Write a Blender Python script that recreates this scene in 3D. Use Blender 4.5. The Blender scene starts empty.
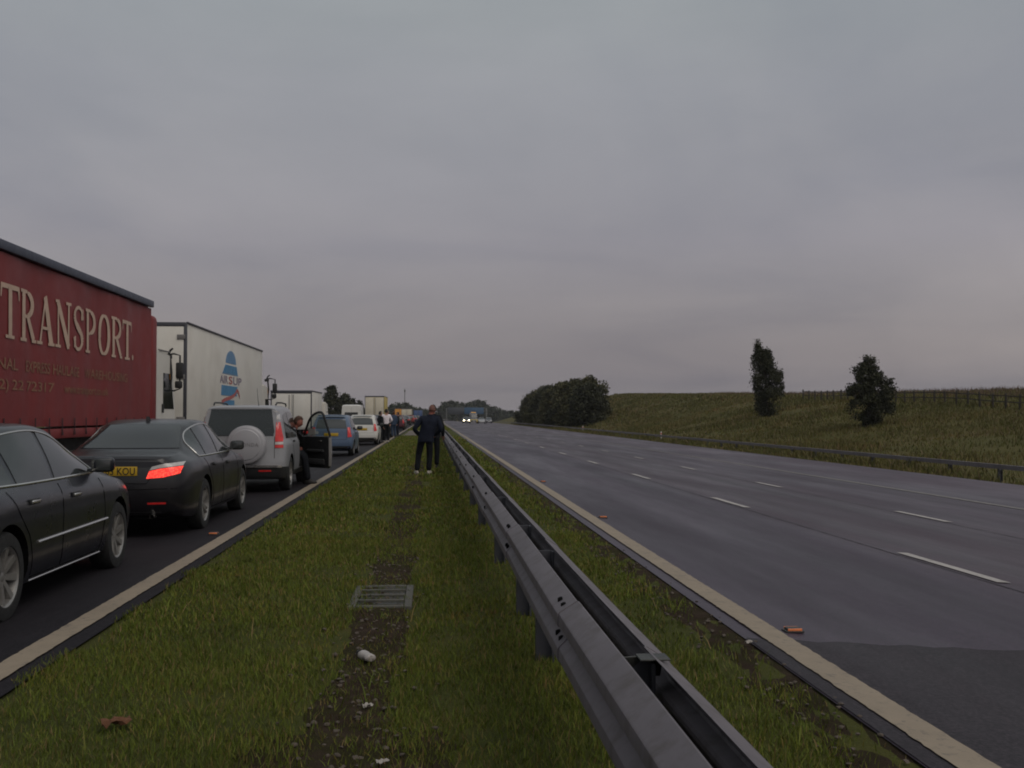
import bpy, bmesh, math, random
import numpy as np
from mathutils import Vector, Matrix
from mathutils.bvhtree import BVHTree
from mathutils.geometry import delaunay_2d_cdt

random.seed(7); rng = np.random.default_rng(7)
scene = bpy.context.scene
COL = scene.collection
R = math.radians
PI = math.pi

# ------------------------------------------------------------------ camera
cam_d = bpy.data.cameras.new('camera')
cam = bpy.data.objects.new('camera', cam_d); COL.objects.link(cam)
cam_d.sensor_width = 36.0
cam_d.lens = 1050.0 / 1024.0 * 36.0
cam_d.clip_start = 0.05; cam_d.clip_end = 6000
cam.location = (0, 0, 1.5)
cam.rotation_euler = (R(90 + 1.686), 0, -math.atan(81 / 1050.0))
scene.camera = cam

# ------------------------------------------------------------------ sky
SUN_EL, SUN_AZ = R(52), R(140)          # azimuth clockwise from +Y (ahead); behind right
world = bpy.data.worlds.new('World'); scene.world = world
world.use_nodes = True
wn = world.node_tree; wn.nodes.clear()
def wnode(t, **k):
    n = wn.nodes.new(t)
    for a, v in k.items(): setattr(n, a, v)
    return n
out = wnode('ShaderNodeOutputWorld'); bg = wnode('ShaderNodeBackground')
wn.links.new(bg.outputs[0], out.inputs[0])
sky = wnode('ShaderNodeTexSky'); sky.sky_type = 'NISHITA'; sky.sun_disc = False
sky.sun_elevation = SUN_EL; sky.sun_rotation = SUN_AZ; sky.air_density = 2.0; sky.dust_density = 5.0
SKY_STRENGTH = 0.1
bg.inputs['Strength'].default_value = SKY_STRENGTH
geo = wnode('ShaderNodeTexCoord')
sep = wnode('ShaderNodeSeparateXYZ'); wn.links.new(geo.outputs['Generated'], sep.inputs[0])
# project the view direction on to a cloud layer
addz = wnode('ShaderNodeMath', operation='ADD'); addz.inputs[1].default_value = 0.16
mxz = wnode('ShaderNodeMath', operation='MAXIMUM'); mxz.inputs[1].default_value = 0.0
wn.links.new(sep.outputs['Z'], mxz.inputs[0]); wn.links.new(mxz.outputs[0], addz.inputs[0])
def wdiv(sock):
    d = wnode('ShaderNodeMath', operation='DIVIDE'); wn.links.new(sock, d.inputs[0]); wn.links.new(addz.outputs[0], d.inputs[1]); return d.outputs[0]
cmb = wnode('ShaderNodeCombineXYZ')
wn.links.new(wdiv(sep.outputs['X']), cmb.inputs[0]); wn.links.new(wdiv(sep.outputs['Y']), cmb.inputs[1])
def wnoise(scale, detail, rough, src, dist=0.3):
    n = wnode('ShaderNodeTexNoise'); n.inputs['Scale'].default_value = scale; n.inputs['Detail'].default_value = detail
    n.inputs['Roughness'].default_value = rough; n.inputs['Distortion'].default_value = dist
    wn.links.new(src, n.inputs['Vector']); return n.outputs['Fac']
n1 = wnoise(0.75, 6, 0.52, cmb.outputs[0], 0.6)
mp = wnode('ShaderNodeMapping'); mp.inputs['Scale'].default_value = (0.8, 0.9, 2.1); mp.inputs['Location'].default_value = (3.1, 1.7, 0.4)
wn.links.new(geo.outputs['Generated'], mp.inputs[0])
n2 = wnoise(3.2, 7, 0.55, mp.outputs[0], 0.4)
def wramp(sock, stops):
    r = wnode('ShaderNodeValToRGB'); cr = r.color_ramp
    while len(cr.elements) < len(stops): cr.elements.new(0.5)
    for e, (p, c) in zip(cr.elements, stops): e.position = p; e.color = (*c, 1)
    wn.links.new(sock, r.inputs[0]); return r.outputs[0]
def wmix(f, a, b, mode='MIX'):
    m = wnode('ShaderNodeMix', data_type='RGBA', blend_type=mode)
    if isinstance(f, float): m.inputs[0].default_value = f
    else: wn.links.new(f, m.inputs[0])
    for s, i in ((a, 6), (b, 7)):
        if isinstance(s, tuple): m.inputs[i].default_value = (*s, 1)
        else: wn.links.new(s, m.inputs[i])
    return m.outputs[2]
# cloud deck radiance by height above the horizon (values / SKY_STRENGTH)
base = wramp(sep.outputs['Z'], [(0.0, (1.22, 1.12, 1.20)), (0.06, (1.32, 1.22, 1.31)), (0.16, (1.49, 1.41, 1.60)),
                                (0.30, (1.56, 1.57, 1.70)), (0.42, (1.57, 1.71, 1.74)), (1.0, (2.3, 2.4, 2.45))])
c1 = wramp(n1, [(0.28, (0.82, 0.84, 0.89)), (0.5, (1.0, 1.0, 1.0)), (0.72, (1.12, 1.105, 1.075))])
c2 = wramp(n2, [(0.32, (0.93, 0.93, 0.945)), (0.5, (0.99, 0.99, 0.99)), (0.66, (1.06, 1.055, 1.05)), (0.8, (1.10, 1.09, 1.08))])
deck = wmix(1.0, wmix(1.0, base, c1, 'MULTIPLY'), c2, 'MULTIPLY')
# a bank of paler billowing cloud low on the right
dist = wnode('ShaderNodeVectorMath', operation='DISTANCE'); dist.inputs[1].default_value = (0.485, 0.872, 0.060)
wn.links.new(geo.outputs['Generated'], dist.inputs[0])
n3 = wnoise(9.0, 6, 0.55, geo.outputs['Generated'], 0.2)
sh = wnode('ShaderNodeMath', operation='MULTIPLY_ADD'); sh.inputs[1].default_value = -0.16; wn.links.new(n3, sh.inputs[0]); wn.links.new(dist.outputs['Value'], sh.inputs[2])
of = wnode('ShaderNodeMath', operation='ADD'); of.inputs[1].default_value = 0.10; wn.links.new(sh.outputs[0], of.inputs[0])
c3 = wramp(of.outputs[0], [(0.03, (1.13, 1.125, 1.10)), (0.085, (1.10, 1.095, 1.075)), (0.125, (1.02, 1.02, 1.015)), (0.16, (1.0, 1.0, 1.0))])
deck = wmix(1.0, deck, c3, 'MULTIPLY')
final = wmix(0.93, sky.outputs[0], deck)
wn.links.new(final, bg.inputs['Color'])

sun_d = bpy.data.lights.new('sun', 'SUN'); sun = bpy.data.objects.new('sun', sun_d); COL.objects.link(sun)
sun_d.energy = 0.5; sun_d.angle = R(50); sun_d.color = (1.0, 0.93, 0.86)
sd = Vector((math.sin(SUN_AZ) * math.cos(SUN_EL), math.cos(SUN_AZ) * math.cos(SUN_EL), math.sin(SUN_EL)))
sun.rotation_euler = sd.to_track_quat('Z', 'Y').to_euler()

vs = scene.view_settings
vs.view_transform = 'Standard'; vs.look = 'None'; vs.exposure = 0.9; vs.gamma = 1.0; vs.use_curve_mapping = False
scene.cycles.use_denoising = True; scene.cycles.pixel_filter_type = 'BLACKMAN_HARRIS'; scene.cycles.filter_width = 1.9
scene.cycles.max_bounces = 6; scene.cycles.diffuse_bounces = 3; scene.cycles.glossy_bounces = 3
scene.cycles.transparent_max_bounces = 6; scene.cycles.volume_bounces = 0

# ------------------------------------------------------------------ materials
def new_mat(name):
    m = bpy.data.materials.new(name); m.use_nodes = True
    return m, m.node_tree, m.node_tree.nodes['Principled BSDF']
def nnode(nt, t, **k):
    n = nt.nodes.new(t)
    for a, v in k.items(): setattr(n, a, v)
    return n
def ramp(nt, sock, stops):
    r = nnode(nt, 'ShaderNodeValToRGB'); cr = r.color_ramp
    while len(cr.elements) < len(stops): cr.elements.new(0.5)
    for e, (p, c) in zip(cr.elements, stops):
        e.position = p; e.color = (*c, 1) if isinstance(c, tuple) else (c, c, c, 1)
    nt.links.new(sock, r.inputs[0]); return r.outputs[0]
def noise(nt, scale, detail=4, rough=0.6, stretch=None, coord='Object', dist=0.0):
    tc = nnode(nt, 'ShaderNodeTexCoord'); src = tc.outputs[coord]
    if stretch:
        m = nnode(nt, 'ShaderNodeMapping'); m.inputs['Scale'].default_value = stretch
        nt.links.new(src, m.inputs[0]); src = m.outputs[0]
    n = nnode(nt, 'ShaderNodeTexNoise'); n.inputs['Scale'].default_value = scale; n.inputs['Detail'].default_value = detail
    n.inputs['Roughness'].default_value = rough; n.inputs['Distortion'].default_value = dist
    nt.links.new(src, n.inputs['Vector']); return n.outputs['Fac']
def mixc(nt, f, a, b, mode='MIX'):
    m = nnode(nt, 'ShaderNodeMix', data_type='RGBA', blend_type=mode)
    if isinstance(f, float): m.inputs[0].default_value = f
    else: nt.links.new(f, m.inputs[0])
    for s, i in ((a, 6), (b, 7)):
        if isinstance(s, tuple): m.inputs[i].default_value = (*s, 1)
        else: nt.links.new(s, m.inputs[i])
    return m.outputs[2]
def bump(nt, sock, p, strength=0.3, dist=0.01):
    b = nnode(nt, 'ShaderNodeBump'); b.inputs['Strength'].default_value = strength; b.inputs['Distance'].default_value = dist
    nt.links.new(sock, b.inputs['Height']); nt.links.new(b.outputs[0], p.inputs['Normal'])
def mat(name, col, rough=0.6, metal=0.0, coat=0.0, var=0.15, scale=6.0, dirt=None, emit=None, es=0.0, spec=0.5, bmp=0.0):
    m, nt, p = new_mat(name)
    n = noise(nt, scale, 5, 0.65)
    lo = tuple(c * (1 - var) for c in col); hi = tuple(min(1, c * (1 + var)) for c in col)
    c = ramp(nt, n, [(0.3, lo), (0.7, hi)])
    if dirt:
        d = ramp(nt, noise(nt, scale * 0.45, 6, 0.7), [(0.5, 0.0), (0.75, dirt[1])])
        c = mixc(nt, d, c, dirt[0])
    nt.links.new(c, p.inputs['Base Color'])
    nt.links.new(ramp(nt, noise(nt, scale * 1.7, 4, 0.6), [(0.3, max(0.02, rough * 0.8)), (0.7, min(1, rough * 1.2))]), p.inputs['Roughness'])
    p.inputs['Metallic'].default_value = metal
    p.inputs['Coat Weight'].default_value = coat; p.inputs['Coat Roughness'].default_value = 0.08
    p.inputs['Specular IOR Level'].default_value = spec
    if emit: p.inputs['Emission Color'].default_value = (*emit, 1); p.inputs['Emission Strength'].default_value = es
    if bmp: bump(nt, noise(nt, scale * 8, 3, 0.6), p, bmp, 0.01)
    return m

M = {}
GRIME = ((0.05, 0.045, 0.04), 0.5)
def paint(name, col, rough=0.35, dirt=0.35): M[name] = mat(name, col, rough, coat=0.35, var=0.06, spec=0.35, scale=1.4, dirt=((0.05, 0.045, 0.042), dirt))
paint('paint_blueblack', (0.006, 0.007, 0.012), 0.3, 0.12)
paint('paint_charcoal', (0.009, 0.008, 0.010), 0.35, 0.15)
paint('paint_silver', (0.27, 0.27, 0.285), 0.4)
paint('cover_silver', (0.36, 0.355, 0.375), 0.35, 0.15)
paint('paint_blue', (0.085, 0.125, 0.20), 0.4)
paint('paint_white', (0.62, 0.60, 0.56), 0.4)
paint('paint_navy', (0.02, 0.03, 0.06))
paint('paint_maroon', (0.07, 0.012, 0.018))
paint('paint_grey', (0.10, 0.10, 0.11))
paint('paint_black', (0.012, 0.012, 0.013))
paint('paint_red', (0.18, 0.02, 0.02))
paint('paint_green', (0.03, 0.07, 0.05))
M['lorry_white'] = mat('lorry_white', (0.64, 0.61, 0.555), 0.55, var=0.05, scale=0.8, dirt=((0.38, 0.34, 0.29), 0.5))
M['lorry_cream'] = mat('lorry_cream', (0.60, 0.54, 0.43), 0.6, var=0.06, scale=1.2, dirt=((0.3, 0.26, 0.2), 0.5))
M['lorry_yellow'] = mat('lorry_yellow', (0.5, 0.38, 0.10), 0.6, var=0.1)
M['lorry_orange'] = mat('lorry_orange', (0.65, 0.28, 0.04), 0.6, var=0.1)
M['lorry_blue'] = mat('lorry_blue', (0.06, 0.1, 0.22), 0.5, var=0.1)
M['curtain_red'] = mat('curtain_red', (0.195, 0.024, 0.024), 0.62, var=0.10, scale=0.9, dirt=((0.12, 0.024, 0.022), 0.5))
M['curtain_text'] = mat('curtain_text', (0.52, 0.37, 0.28), 0.65, var=0.12, scale=5)
M['curtain_text_dim'] = mat('curtain_text_dim', (0.24, 0.115, 0.065), 0.65, var=0.25, scale=7)
M['strap_dark'] = mat('strap_dark', (0.035, 0.012, 0.014), 0.8)
M['rail_blue_grey'] = mat('rail_blue_grey', (0.055, 0.062, 0.09), 0.55, var=0.1)
M['frame_dark'] = mat('frame_dark', (0.05, 0.05, 0.06), 0.5, var=0.15)
M['frame_grey'] = mat('frame_grey', (0.16, 0.15, 0.145), 0.5, var=0.15)
M['logo_blue'] = mat('logo_blue', (0.06, 0.21, 0.38), 0.6, var=0.15, scale=3)
M['logo_paleblue'] = mat('logo_paleblue', (0.12, 0.24, 0.40), 0.6, var=0.15, scale=3)
M['logo_mauve'] = mat('logo_mauve', (0.24, 0.20, 0.27), 0.6, var=0.15, scale=3)
M['logo_red'] = mat('logo_red', (0.40, 0.10, 0.09), 0.6, var=0.15, scale=3)
M['tyre'] = mat('tyre', (0.012, 0.012, 0.012), 0.85, var=0.2, scale=8, bmp=0.2)
M['rim'] = mat('rim', (0.27, 0.26, 0.25), 0.38, metal=0.55, var=0.1, scale=9, dirt=((0.08, 0.07, 0.06), 0.6))
M['chrome'] = mat('chrome', (0.62, 0.60, 0.57), 0.22, metal=0.9, var=0.06)
M['plastic'] = mat('plastic', (0.016, 0.016, 0.017), 0.6, var=0.15)
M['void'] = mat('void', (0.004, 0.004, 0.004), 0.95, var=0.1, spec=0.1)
M['seam'] = mat('seam', (0.004, 0.004, 0.004), 0.9, var=0.1, spec=0.1)
M['glass'] = mat('glass', (0.018, 0.021, 0.021), 0.06, var=0.15, scale=1.2, spec=0.7)
M['glass_pale'] = mat('glass_pale', (0.035, 0.038, 0.038), 0.08, var=0.2, scale=1.5, spec=1.0)
M['lamp_red'] = mat('lamp_red', (0.62, 0.03, 0.028), 0.2, coat=0.6, var=0.2, scale=14)
M['lamp_clear'] = mat('lamp_clear', (0.5, 0.47, 0.45), 0.2, coat=0.6, var=0.2, scale=14)
M['lamp_amber'] = mat('lamp_amber', (0.55, 0.22, 0.03), 0.25, var=0.15)
M['plate_yellow'] = mat('plate_yellow', (0.46, 0.29, 0.015), 0.5, var=0.06)
M['plate_black'] = mat('plate_black', (0.012, 0.012, 0.012), 0.5)
M['plate_white'] = mat('plate_white', (0.7, 0.7, 0.68), 0.5, var=0.04)
M['seat_cloth'] = mat('seat_cloth', (0.03, 0.03, 0.032), 0.95)
M['paper'] = mat('paper', (0.36, 0.33, 0.30), 0.9, var=0.12, scale=30)
M['head_on'] = mat('head_on', (0.8, 0.75, 0.6), 0.3, emit=(1.0, 0.86, 0.6), es=9.0)
M['beacon'] = mat('beacon', (0.8, 0.4, 0.05), 0.4, emit=(1, 0.5, 0.1), es=0.15)
M['skin'] = mat('skin', (0.36, 0.19, 0.14), 0.6, var=0.08, scale=20)
M['skin_red'] = mat('skin_red', (0.30, 0.105, 0.075), 0.6, var=0.1, scale=20)
M['hair_dark'] = mat('hair_dark', (0.015, 0.012, 0.010), 0.8, var=0.3, scale=60)
M['hair_brown'] = mat('hair_brown', (0.06, 0.028, 0.016), 0.8, var=0.3, scale=60)
M['hair_grey'] = mat('hair_grey', (0.22, 0.21, 0.20), 0.8, var=0.2, scale=60)
M['hair_thin'] = mat('hair_thin', (0.13, 0.055, 0.04), 0.8, var=0.25, scale=60)
M['cloth_black'] = mat('cloth_black', (0.007, 0.008, 0.011), 0.95, var=0.25, scale=14, spec=0.2)
M['cloth_navy'] = mat('cloth_navy', (0.010, 0.013, 0.024), 0.95, var=0.25, scale=14, spec=0.2)
M['cloth_pink'] = mat('cloth_pink', (0.74, 0.67, 0.71), 0.9, var=0.1, scale=10)
M['cloth_blue'] = mat('cloth_blue', (0.025, 0.045, 0.085), 0.9, var=0.15, scale=10)
M['shoe_pale'] = mat('shoe_pale', (0.40, 0.36, 0.32), 0.7, var=0.2, scale=20)
M['shoe_dark'] = mat('shoe_dark', (0.012, 0.011, 0.010), 0.6, var=0.2, scale=20)
M['galv'] = None
M['concrete'] = mat('concrete', (0.075, 0.072, 0.062), 0.9, var=0.3, scale=9, dirt=((0.06, 0.06, 0.04), 0.6), bmp=0.4)
M['iron'] = mat('iron', (0.055, 0.058, 0.055), 0.55, metal=0.4, var=0.35, scale=14, dirt=((0.07, 0.045, 0.03), 0.5), bmp=0.3)
M['plastic_bottle'] = mat('plastic_bottle', (0.34, 0.31, 0.29), 0.25, var=0.15, scale=25)
M['sign_blue'] = mat('sign_blue', (0.035, 0.085, 0.16), 0.5, var=0.1, scale=0.5)
M['sign_grey'] = mat('sign_grey', (0.045, 0.05, 0.06), 0.5, var=0.12, scale=0.5)
M['gantry_metal'] = mat('gantry_metal', (0.17, 0.17, 0.165), 0.5, metal=0.3, var=0.15)
M['fence_wood'] = mat('fence_wood', (0.04, 0.033, 0.026), 0.95, var=0.3, scale=5, bmp=0.3)
M['stud_amber'] = mat('stud_amber', (0.75, 0.22, 0.08), 0.3, var=0.1, scale=20)
M['stone'] = mat('stone', (0.085, 0.066, 0.052), 0.9, var=0.35, scale=20, bmp=0.4)
M['rag'] = mat('rag', (0.12, 0.05, 0.022), 0.95, var=0.3, scale=20)
M['bark'] = mat('bark', (0.045, 0.036, 0.028), 0.95, var=0.3, scale=6, bmp=0.5)
M['marker_white'] = mat('marker_white', (0.55, 0.53, 0.5), 0.6, var=0.1)

# galvanised rail with streaks and grime
m, nt, p = new_mat('galv'); M['galv'] = m
a = ramp(nt, noise(nt, 2.2, 6, 0.65, (1, 0.35, 1)), [(0.25, (0.108, 0.095, 0.105)), (0.55, (0.150, 0.133, 0.146)), (0.8, (0.185, 0.166, 0.178))])
st = ramp(nt, noise(nt, 9.0, 5, 0.7, (1.0, 1.0, 0.12)), [(0.46, 0.0), (0.70, 0.7)])
c = mixc(nt, st, a, (0.075, 0.064, 0.058))
rs = ramp(nt, noise(nt, 30.0, 4, 0.7), [(0.66, 0.0), (0.74, 0.6)])
c = mixc(nt, rs, c, (0.11, 0.075, 0.055))
nt.links.new(c, p.inputs['Base Color']); p.inputs['Metallic'].default_value = 0.25; p.inputs['Roughness'].default_value = 0.62
bump(nt, noise(nt, 40, 4, 0.6), p, 0.12, 0.004)

# road surfaces
def road_mat(name, stops, wet, agg=1.0, lanes=None, specular=0.4):
    m, nt, p = new_mat(name)
    big = noise(nt, 0.35, 6, 0.62, (1.6, 0.16, 1))
    c = ramp(nt, big, stops)
    streak = noise(nt, 0.8, 6, 0.65, (2.2, 0.16, 1))
    c = mixc(nt, 0.55, c, ramp(nt, streak, [(0.3, (0.45, 0.45, 0.46)), (0.7, (0.62, 0.6, 0.6))]), 'OVERLAY')
    if lanes:
        tc = nnode(nt, 'ShaderNodeTexCoord'); sp = nnode(nt, 'ShaderNodeSeparateXYZ'); nt.links.new(tc.outputs['Object'], sp.inputs[0])
        wob = nnode(nt, 'ShaderNodeMath', operation='MULTIPLY_ADD'); wob.inputs[1].default_value = 0.35
        nt.links.new(noise(nt, 0.5, 3, 0.5, (1, 0.3, 1)), wob.inputs[0]); nt.links.new(sp.outputs[0], wob.inputs[2])
        mr = nnode(nt, 'ShaderNodeMapRange'); mr.inputs[1].default_value = 0; mr.inputs[2].default_value = 20
        nt.links.new(wob.outputs[0], mr.inputs[0])
        c = mixc(nt, 1.0, c, ramp(nt, mr.outputs[0], lanes), 'MULTIPLY')
    c = mixc(nt, 0.6, c, ramp(nt, noise(nt, 5, 6, 0.75), [(0.3, (0.36, 0.36, 0.36)), (0.7, (0.64, 0.64, 0.64))]), 'OVERLAY')
    if lanes:
        tr = []
        for a_ in (3.2, 4.9, 6.65, 8.35, 10.1, 11.9): tr += [((a_ - .5) / 20, 1.0), (a_ / 20, .80), ((a_ + .5) / 20, 1.0)]
        c = mixc(nt, 1.0, c, ramp(nt, mr.outputs[0], tr), 'MULTIPLY')
    ag = noise(nt, 42, 4, 0.8)
    c = mixc(nt, 0.8 * agg, c, ramp(nt, ag, [(0.34, (0.12, 0.12, 0.12)), (0.5, (0.45, 0.45, 0.45)), (0.66, (0.92, 0.90, 0.88))]), 'OVERLAY')
    nt.links.new(c, p.inputs['Base Color'])
    r = ramp(nt, noise(nt, 0.45, 6, 0.62, (1.6, 0.22, 1)), [(0.32, wet[0]), (0.68, wet[1])])
    nt.links.new(r, p.inputs['Roughness']); p.inputs['Specular IOR Level'].default_value = specular
    bump(nt, ag, p, 0.35, 0.006)
    M[name] = m
LN = [(0.0, (0.95, 0.95, 1.0)), (0.27, (0.95, 0.96, 1.03)), (0.30, (1.05, 0.98, 0.95)), (0.47, (1.0, 0.95, 0.93)), (0.50, (1.12, 1.1, 1.1)), (0.66, (1.1, 1.08, 1.08)), (0.7, (1.35, 1.33, 1.3)), (1.0, (1.35, 1.33, 1.3))]
road_mat('asphalt_wet', [(0.25, (0.023, 0.015, 0.023)), (0.5, (0.036, 0.023, 0.036)), (0.8, (0.055, 0.037, 0.052))], (0.38, 0.62), lanes=LN)
road_mat('asphalt_patch', [(0.25, (0.018, 0.015, 0.019)), (0.5, (0.026, 0.021, 0.026)), (0.8, (0.038, 0.032, 0.037))], (0.55, 0.8), specular=0.25)
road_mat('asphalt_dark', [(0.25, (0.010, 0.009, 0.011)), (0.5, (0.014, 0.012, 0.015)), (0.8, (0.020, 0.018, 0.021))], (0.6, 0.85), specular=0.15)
def line_mat(name, col, worn):
    m, nt, p = new_mat(name)
    c = ramp(nt, noise(nt, 3.0, 6, 0.7), [(0.3, tuple(x * 0.8 for x in col)), (0.7, col)])
    w = ramp(nt, noise(nt, 14.0, 6, 0.75), [(worn, 0.0), (worn + 0.14, 0.75)])
    c = mixc(nt, w, c, (0.07, 0.065, 0.06))
    nt.links.new(c, p.inputs['Base Color']); p.inputs['Roughness'].default_value = 0.7
    bump(nt, noise(nt, 60, 3, 0.7), p, 0.3, 0.005)
    M[name] = m
line_mat('line_edge', (0.27, 0.215, 0.155), 0.55)
line_mat('line_worn', (0.22, 0.20, 0.19), 0.44)
line_mat('line_lane', (0.40, 0.37, 0.35), 0.54)

# soil, verge and bank ground
def ground_mat():
    m, nt, p = new_mat('verge_ground')
    tc = nnode(nt, 'ShaderNodeTexCoord'); sp = nnode(nt, 'ShaderNodeSeparateXYZ'); nt.links.new(tc.outputs['Object'], sp.inputs[0])
    g = ramp(nt, noise(nt, 0.9, 8, 0.7), [(0.25, (0.030, 0.033, 0.008)), (0.45, (0.050, 0.056, 0.012)), (0.6, (0.066, 0.066, 0.015)), (0.78, (0.066, 0.044, 0.018))])
    f = ramp(nt, noise(nt, 60, 4, 0.8), [(0.3, (0.3, 0.3, 0.3)), (0.7, (0.7, 0.7, 0.7))])
    g = mixc(nt, 0.8, g, f, 'OVERLAY')
    bank = ramp(nt, noise(nt, 0.16, 9, 0.72, (1, 0.6, 2.0)), [(0.3, (0.056, 0.055, 0.016)), (0.46, (0.074, 0.068, 0.020)), (0.58, (0.090, 0.074, 0.027)), (0.72, (0.095, 0.064, 0.033))])
    mr = nnode(nt, 'ShaderNodeMapRange'); mr.inputs[1].default_value = 15; mr.inputs[2].default_value = 20
    nt.links.new(sp.outputs[0], mr.inputs[0])
    c = mixc(nt, mr.outputs[0], g, bank)
    nt.links.new(c, p.inputs['Base Color']); p.inputs['Roughness'].default_value = 0.95; p.inputs['Specular IOR Level'].default_value = 0.15
    bump(nt, noise(nt, 25, 5, 0.8), p, 0.8, 0.03)
    M['ground'] = m
ground_mat()
m, nt, p = new_mat('drain_soil'); M['drain_soil'] = m
c = ramp(nt, noise(nt, 5, 8, 0.75), [(0.25, (0.022, 0.015, 0.010)), (0.5, (0.042, 0.029, 0.021)), (0.75, (0.075, 0.055, 0.042))])
c = mixc(nt, ramp(nt, noise(nt, 2.0, 5, 0.7), [(0.45, 0.0), (0.6, 0.8)]), c, (0.034, 0.032, 0.013))
nt.links.new(c, p.inputs['Base Color']); p.inputs['Roughness'].default_value = 1.0; p.inputs['Specular IOR Level'].default_value = 0.05; bump(nt, noise(nt, 60, 4, 0.8), p, 0.9, 0.02)
m, nt, p = new_mat('crossover_gravel'); M['crossover_gravel'] = m
c = ramp(nt, noise(nt, 1.4, 8, 0.75), [(0.25, (0.085, 0.070, 0.058)), (0.5, (0.115, 0.095, 0.080)), (0.75, (0.15, 0.125, 0.105))])
nt.links.new(c, p.inputs['Base Color']); p.inputs['Roughness'].default_value = 0.95; bump(nt, noise(nt, 40, 4, 0.8), p, 0.9, 0.02)

def blade_mat(name, stops, pscale, patch):
    m, nt, p = new_mat(name)
    g = nnode(nt, 'ShaderNodeNewGeometry')
    c = ramp(nt, g.outputs['Random Per Island'], stops)
    c = mixc(nt, 0.85, c, ramp(nt, noise(nt, pscale, 5, 0.7), patch), 'MULTIPLY')
    nt.links.new(c, p.inputs['Base Color']); p.inputs['Roughness'].default_value = 0.7; p.inputs['Specular IOR Level'].default_value = 0.25
    M[name] = m
blade_mat('grass_mown', [(0.0, (0.066, 0.090, 0.011)), (0.4, (0.096, 0.126, 0.014)), (0.72, (0.128, 0.150, 0.019)), (0.88, (0.155, 0.122, 0.034)), (0.96, (0.19, 0.13, 0.06))],
          1.0, [(0.28, (0.5, 0.52, 0.5)), (0.46, (0.95, 0.97, 0.9)), (0.58, (1.12, 1.06, 1.0)), (0.70, (1.45, 1.02, 1.1))])
blade_mat('grass_rough', [(0.0, (0.078, 0.080, 0.019)), (0.4, (0.094, 0.090, 0.023)), (0.7, (0.112, 0.098, 0.031)), (0.9, (0.13, 0.098, 0.045)), (1.0, (0.145, 0.105, 0.058))],
          0.11, [(0.3, (0.72, 0.80, 0.6)), (0.5, (1.0, 1.0, 1.0)), (0.68, (1.3, 1.08, 1.05))])
blade_mat('weed_dry', [(0.0, (0.085, 0.062, 0.042)), (0.6, (0.12, 0.082, 0.058)), (1.0, (0.16, 0.11, 0.085))], 0.2, [(0.3, (0.8, 0.8, 0.8)), (0.7, (1.2, 1.1, 1.1))])
def leaf_mat(name, stops):
    m, nt, p = new_mat(name)
    g = nnode(nt, 'ShaderNodeNewGeometry')
    c = ramp(nt, g.outputs['Random Per Island'], stops)
    c = mixc(nt, 0.8, c, ramp(nt, noise(nt, 0.9, 4, 0.6), [(0.3, (0.5, 0.5, 0.5)), (0.7, (1.5, 1.45, 1.35))]), 'MULTIPLY')
    nt.links.new(c, p.inputs['Base Color']); p.inputs['Roughness'].default_value = 0.75; p.inputs['Specular IOR Level'].default_value = 0.2
    M[name] = m
leaf_mat('leaf_dark', [(0, (0.024, 0.027, 0.016)), (0.6, (0.038, 0.041, 0.024)), (1, (0.054, 0.056, 0.032))])
leaf_mat('leaf_olive', [(0, (0.030, 0.034, 0.017)), (0.5, (0.058, 0.060, 0.028)), (1, (0.105, 0.092, 0.045))])
leaf_mat('leaf_far', [(0, (0.026, 0.034, 0.020)), (0.6, (0.036, 0.045, 0.027)), (1, (0.050, 0.058, 0.034))])

# ------------------------------------------------------------------ object helpers
def tag(o, label=None, cat=None, group=None, kind=None):
    if label: o['label'] = label
    if cat: o['category'] = cat
    if group: o['group'] = group
    if kind: o['kind'] = kind
    return o
def empty(name, loc=(0, 0, 0), rz=0.0):
    o = bpy.data.objects.new(name, None); COL.objects.link(o)
    o.empty_display_size = 0.3; o.location = loc; o.rotation_euler = (0, 0, rz); return o
def copy_tree(o, parent=None):
    c = o.copy(); COL.objects.link(c)
    if parent: c.parent = parent
    for ch in list(o.children): copy_tree(ch, c)
    return c
def link_mesh(name, me, parent=None, loc=(0, 0, 0)):
    o = bpy.data.objects.new(name, me); COL.objects.link(o); o.location = loc
    if parent: o.parent = parent
    return o

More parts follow.
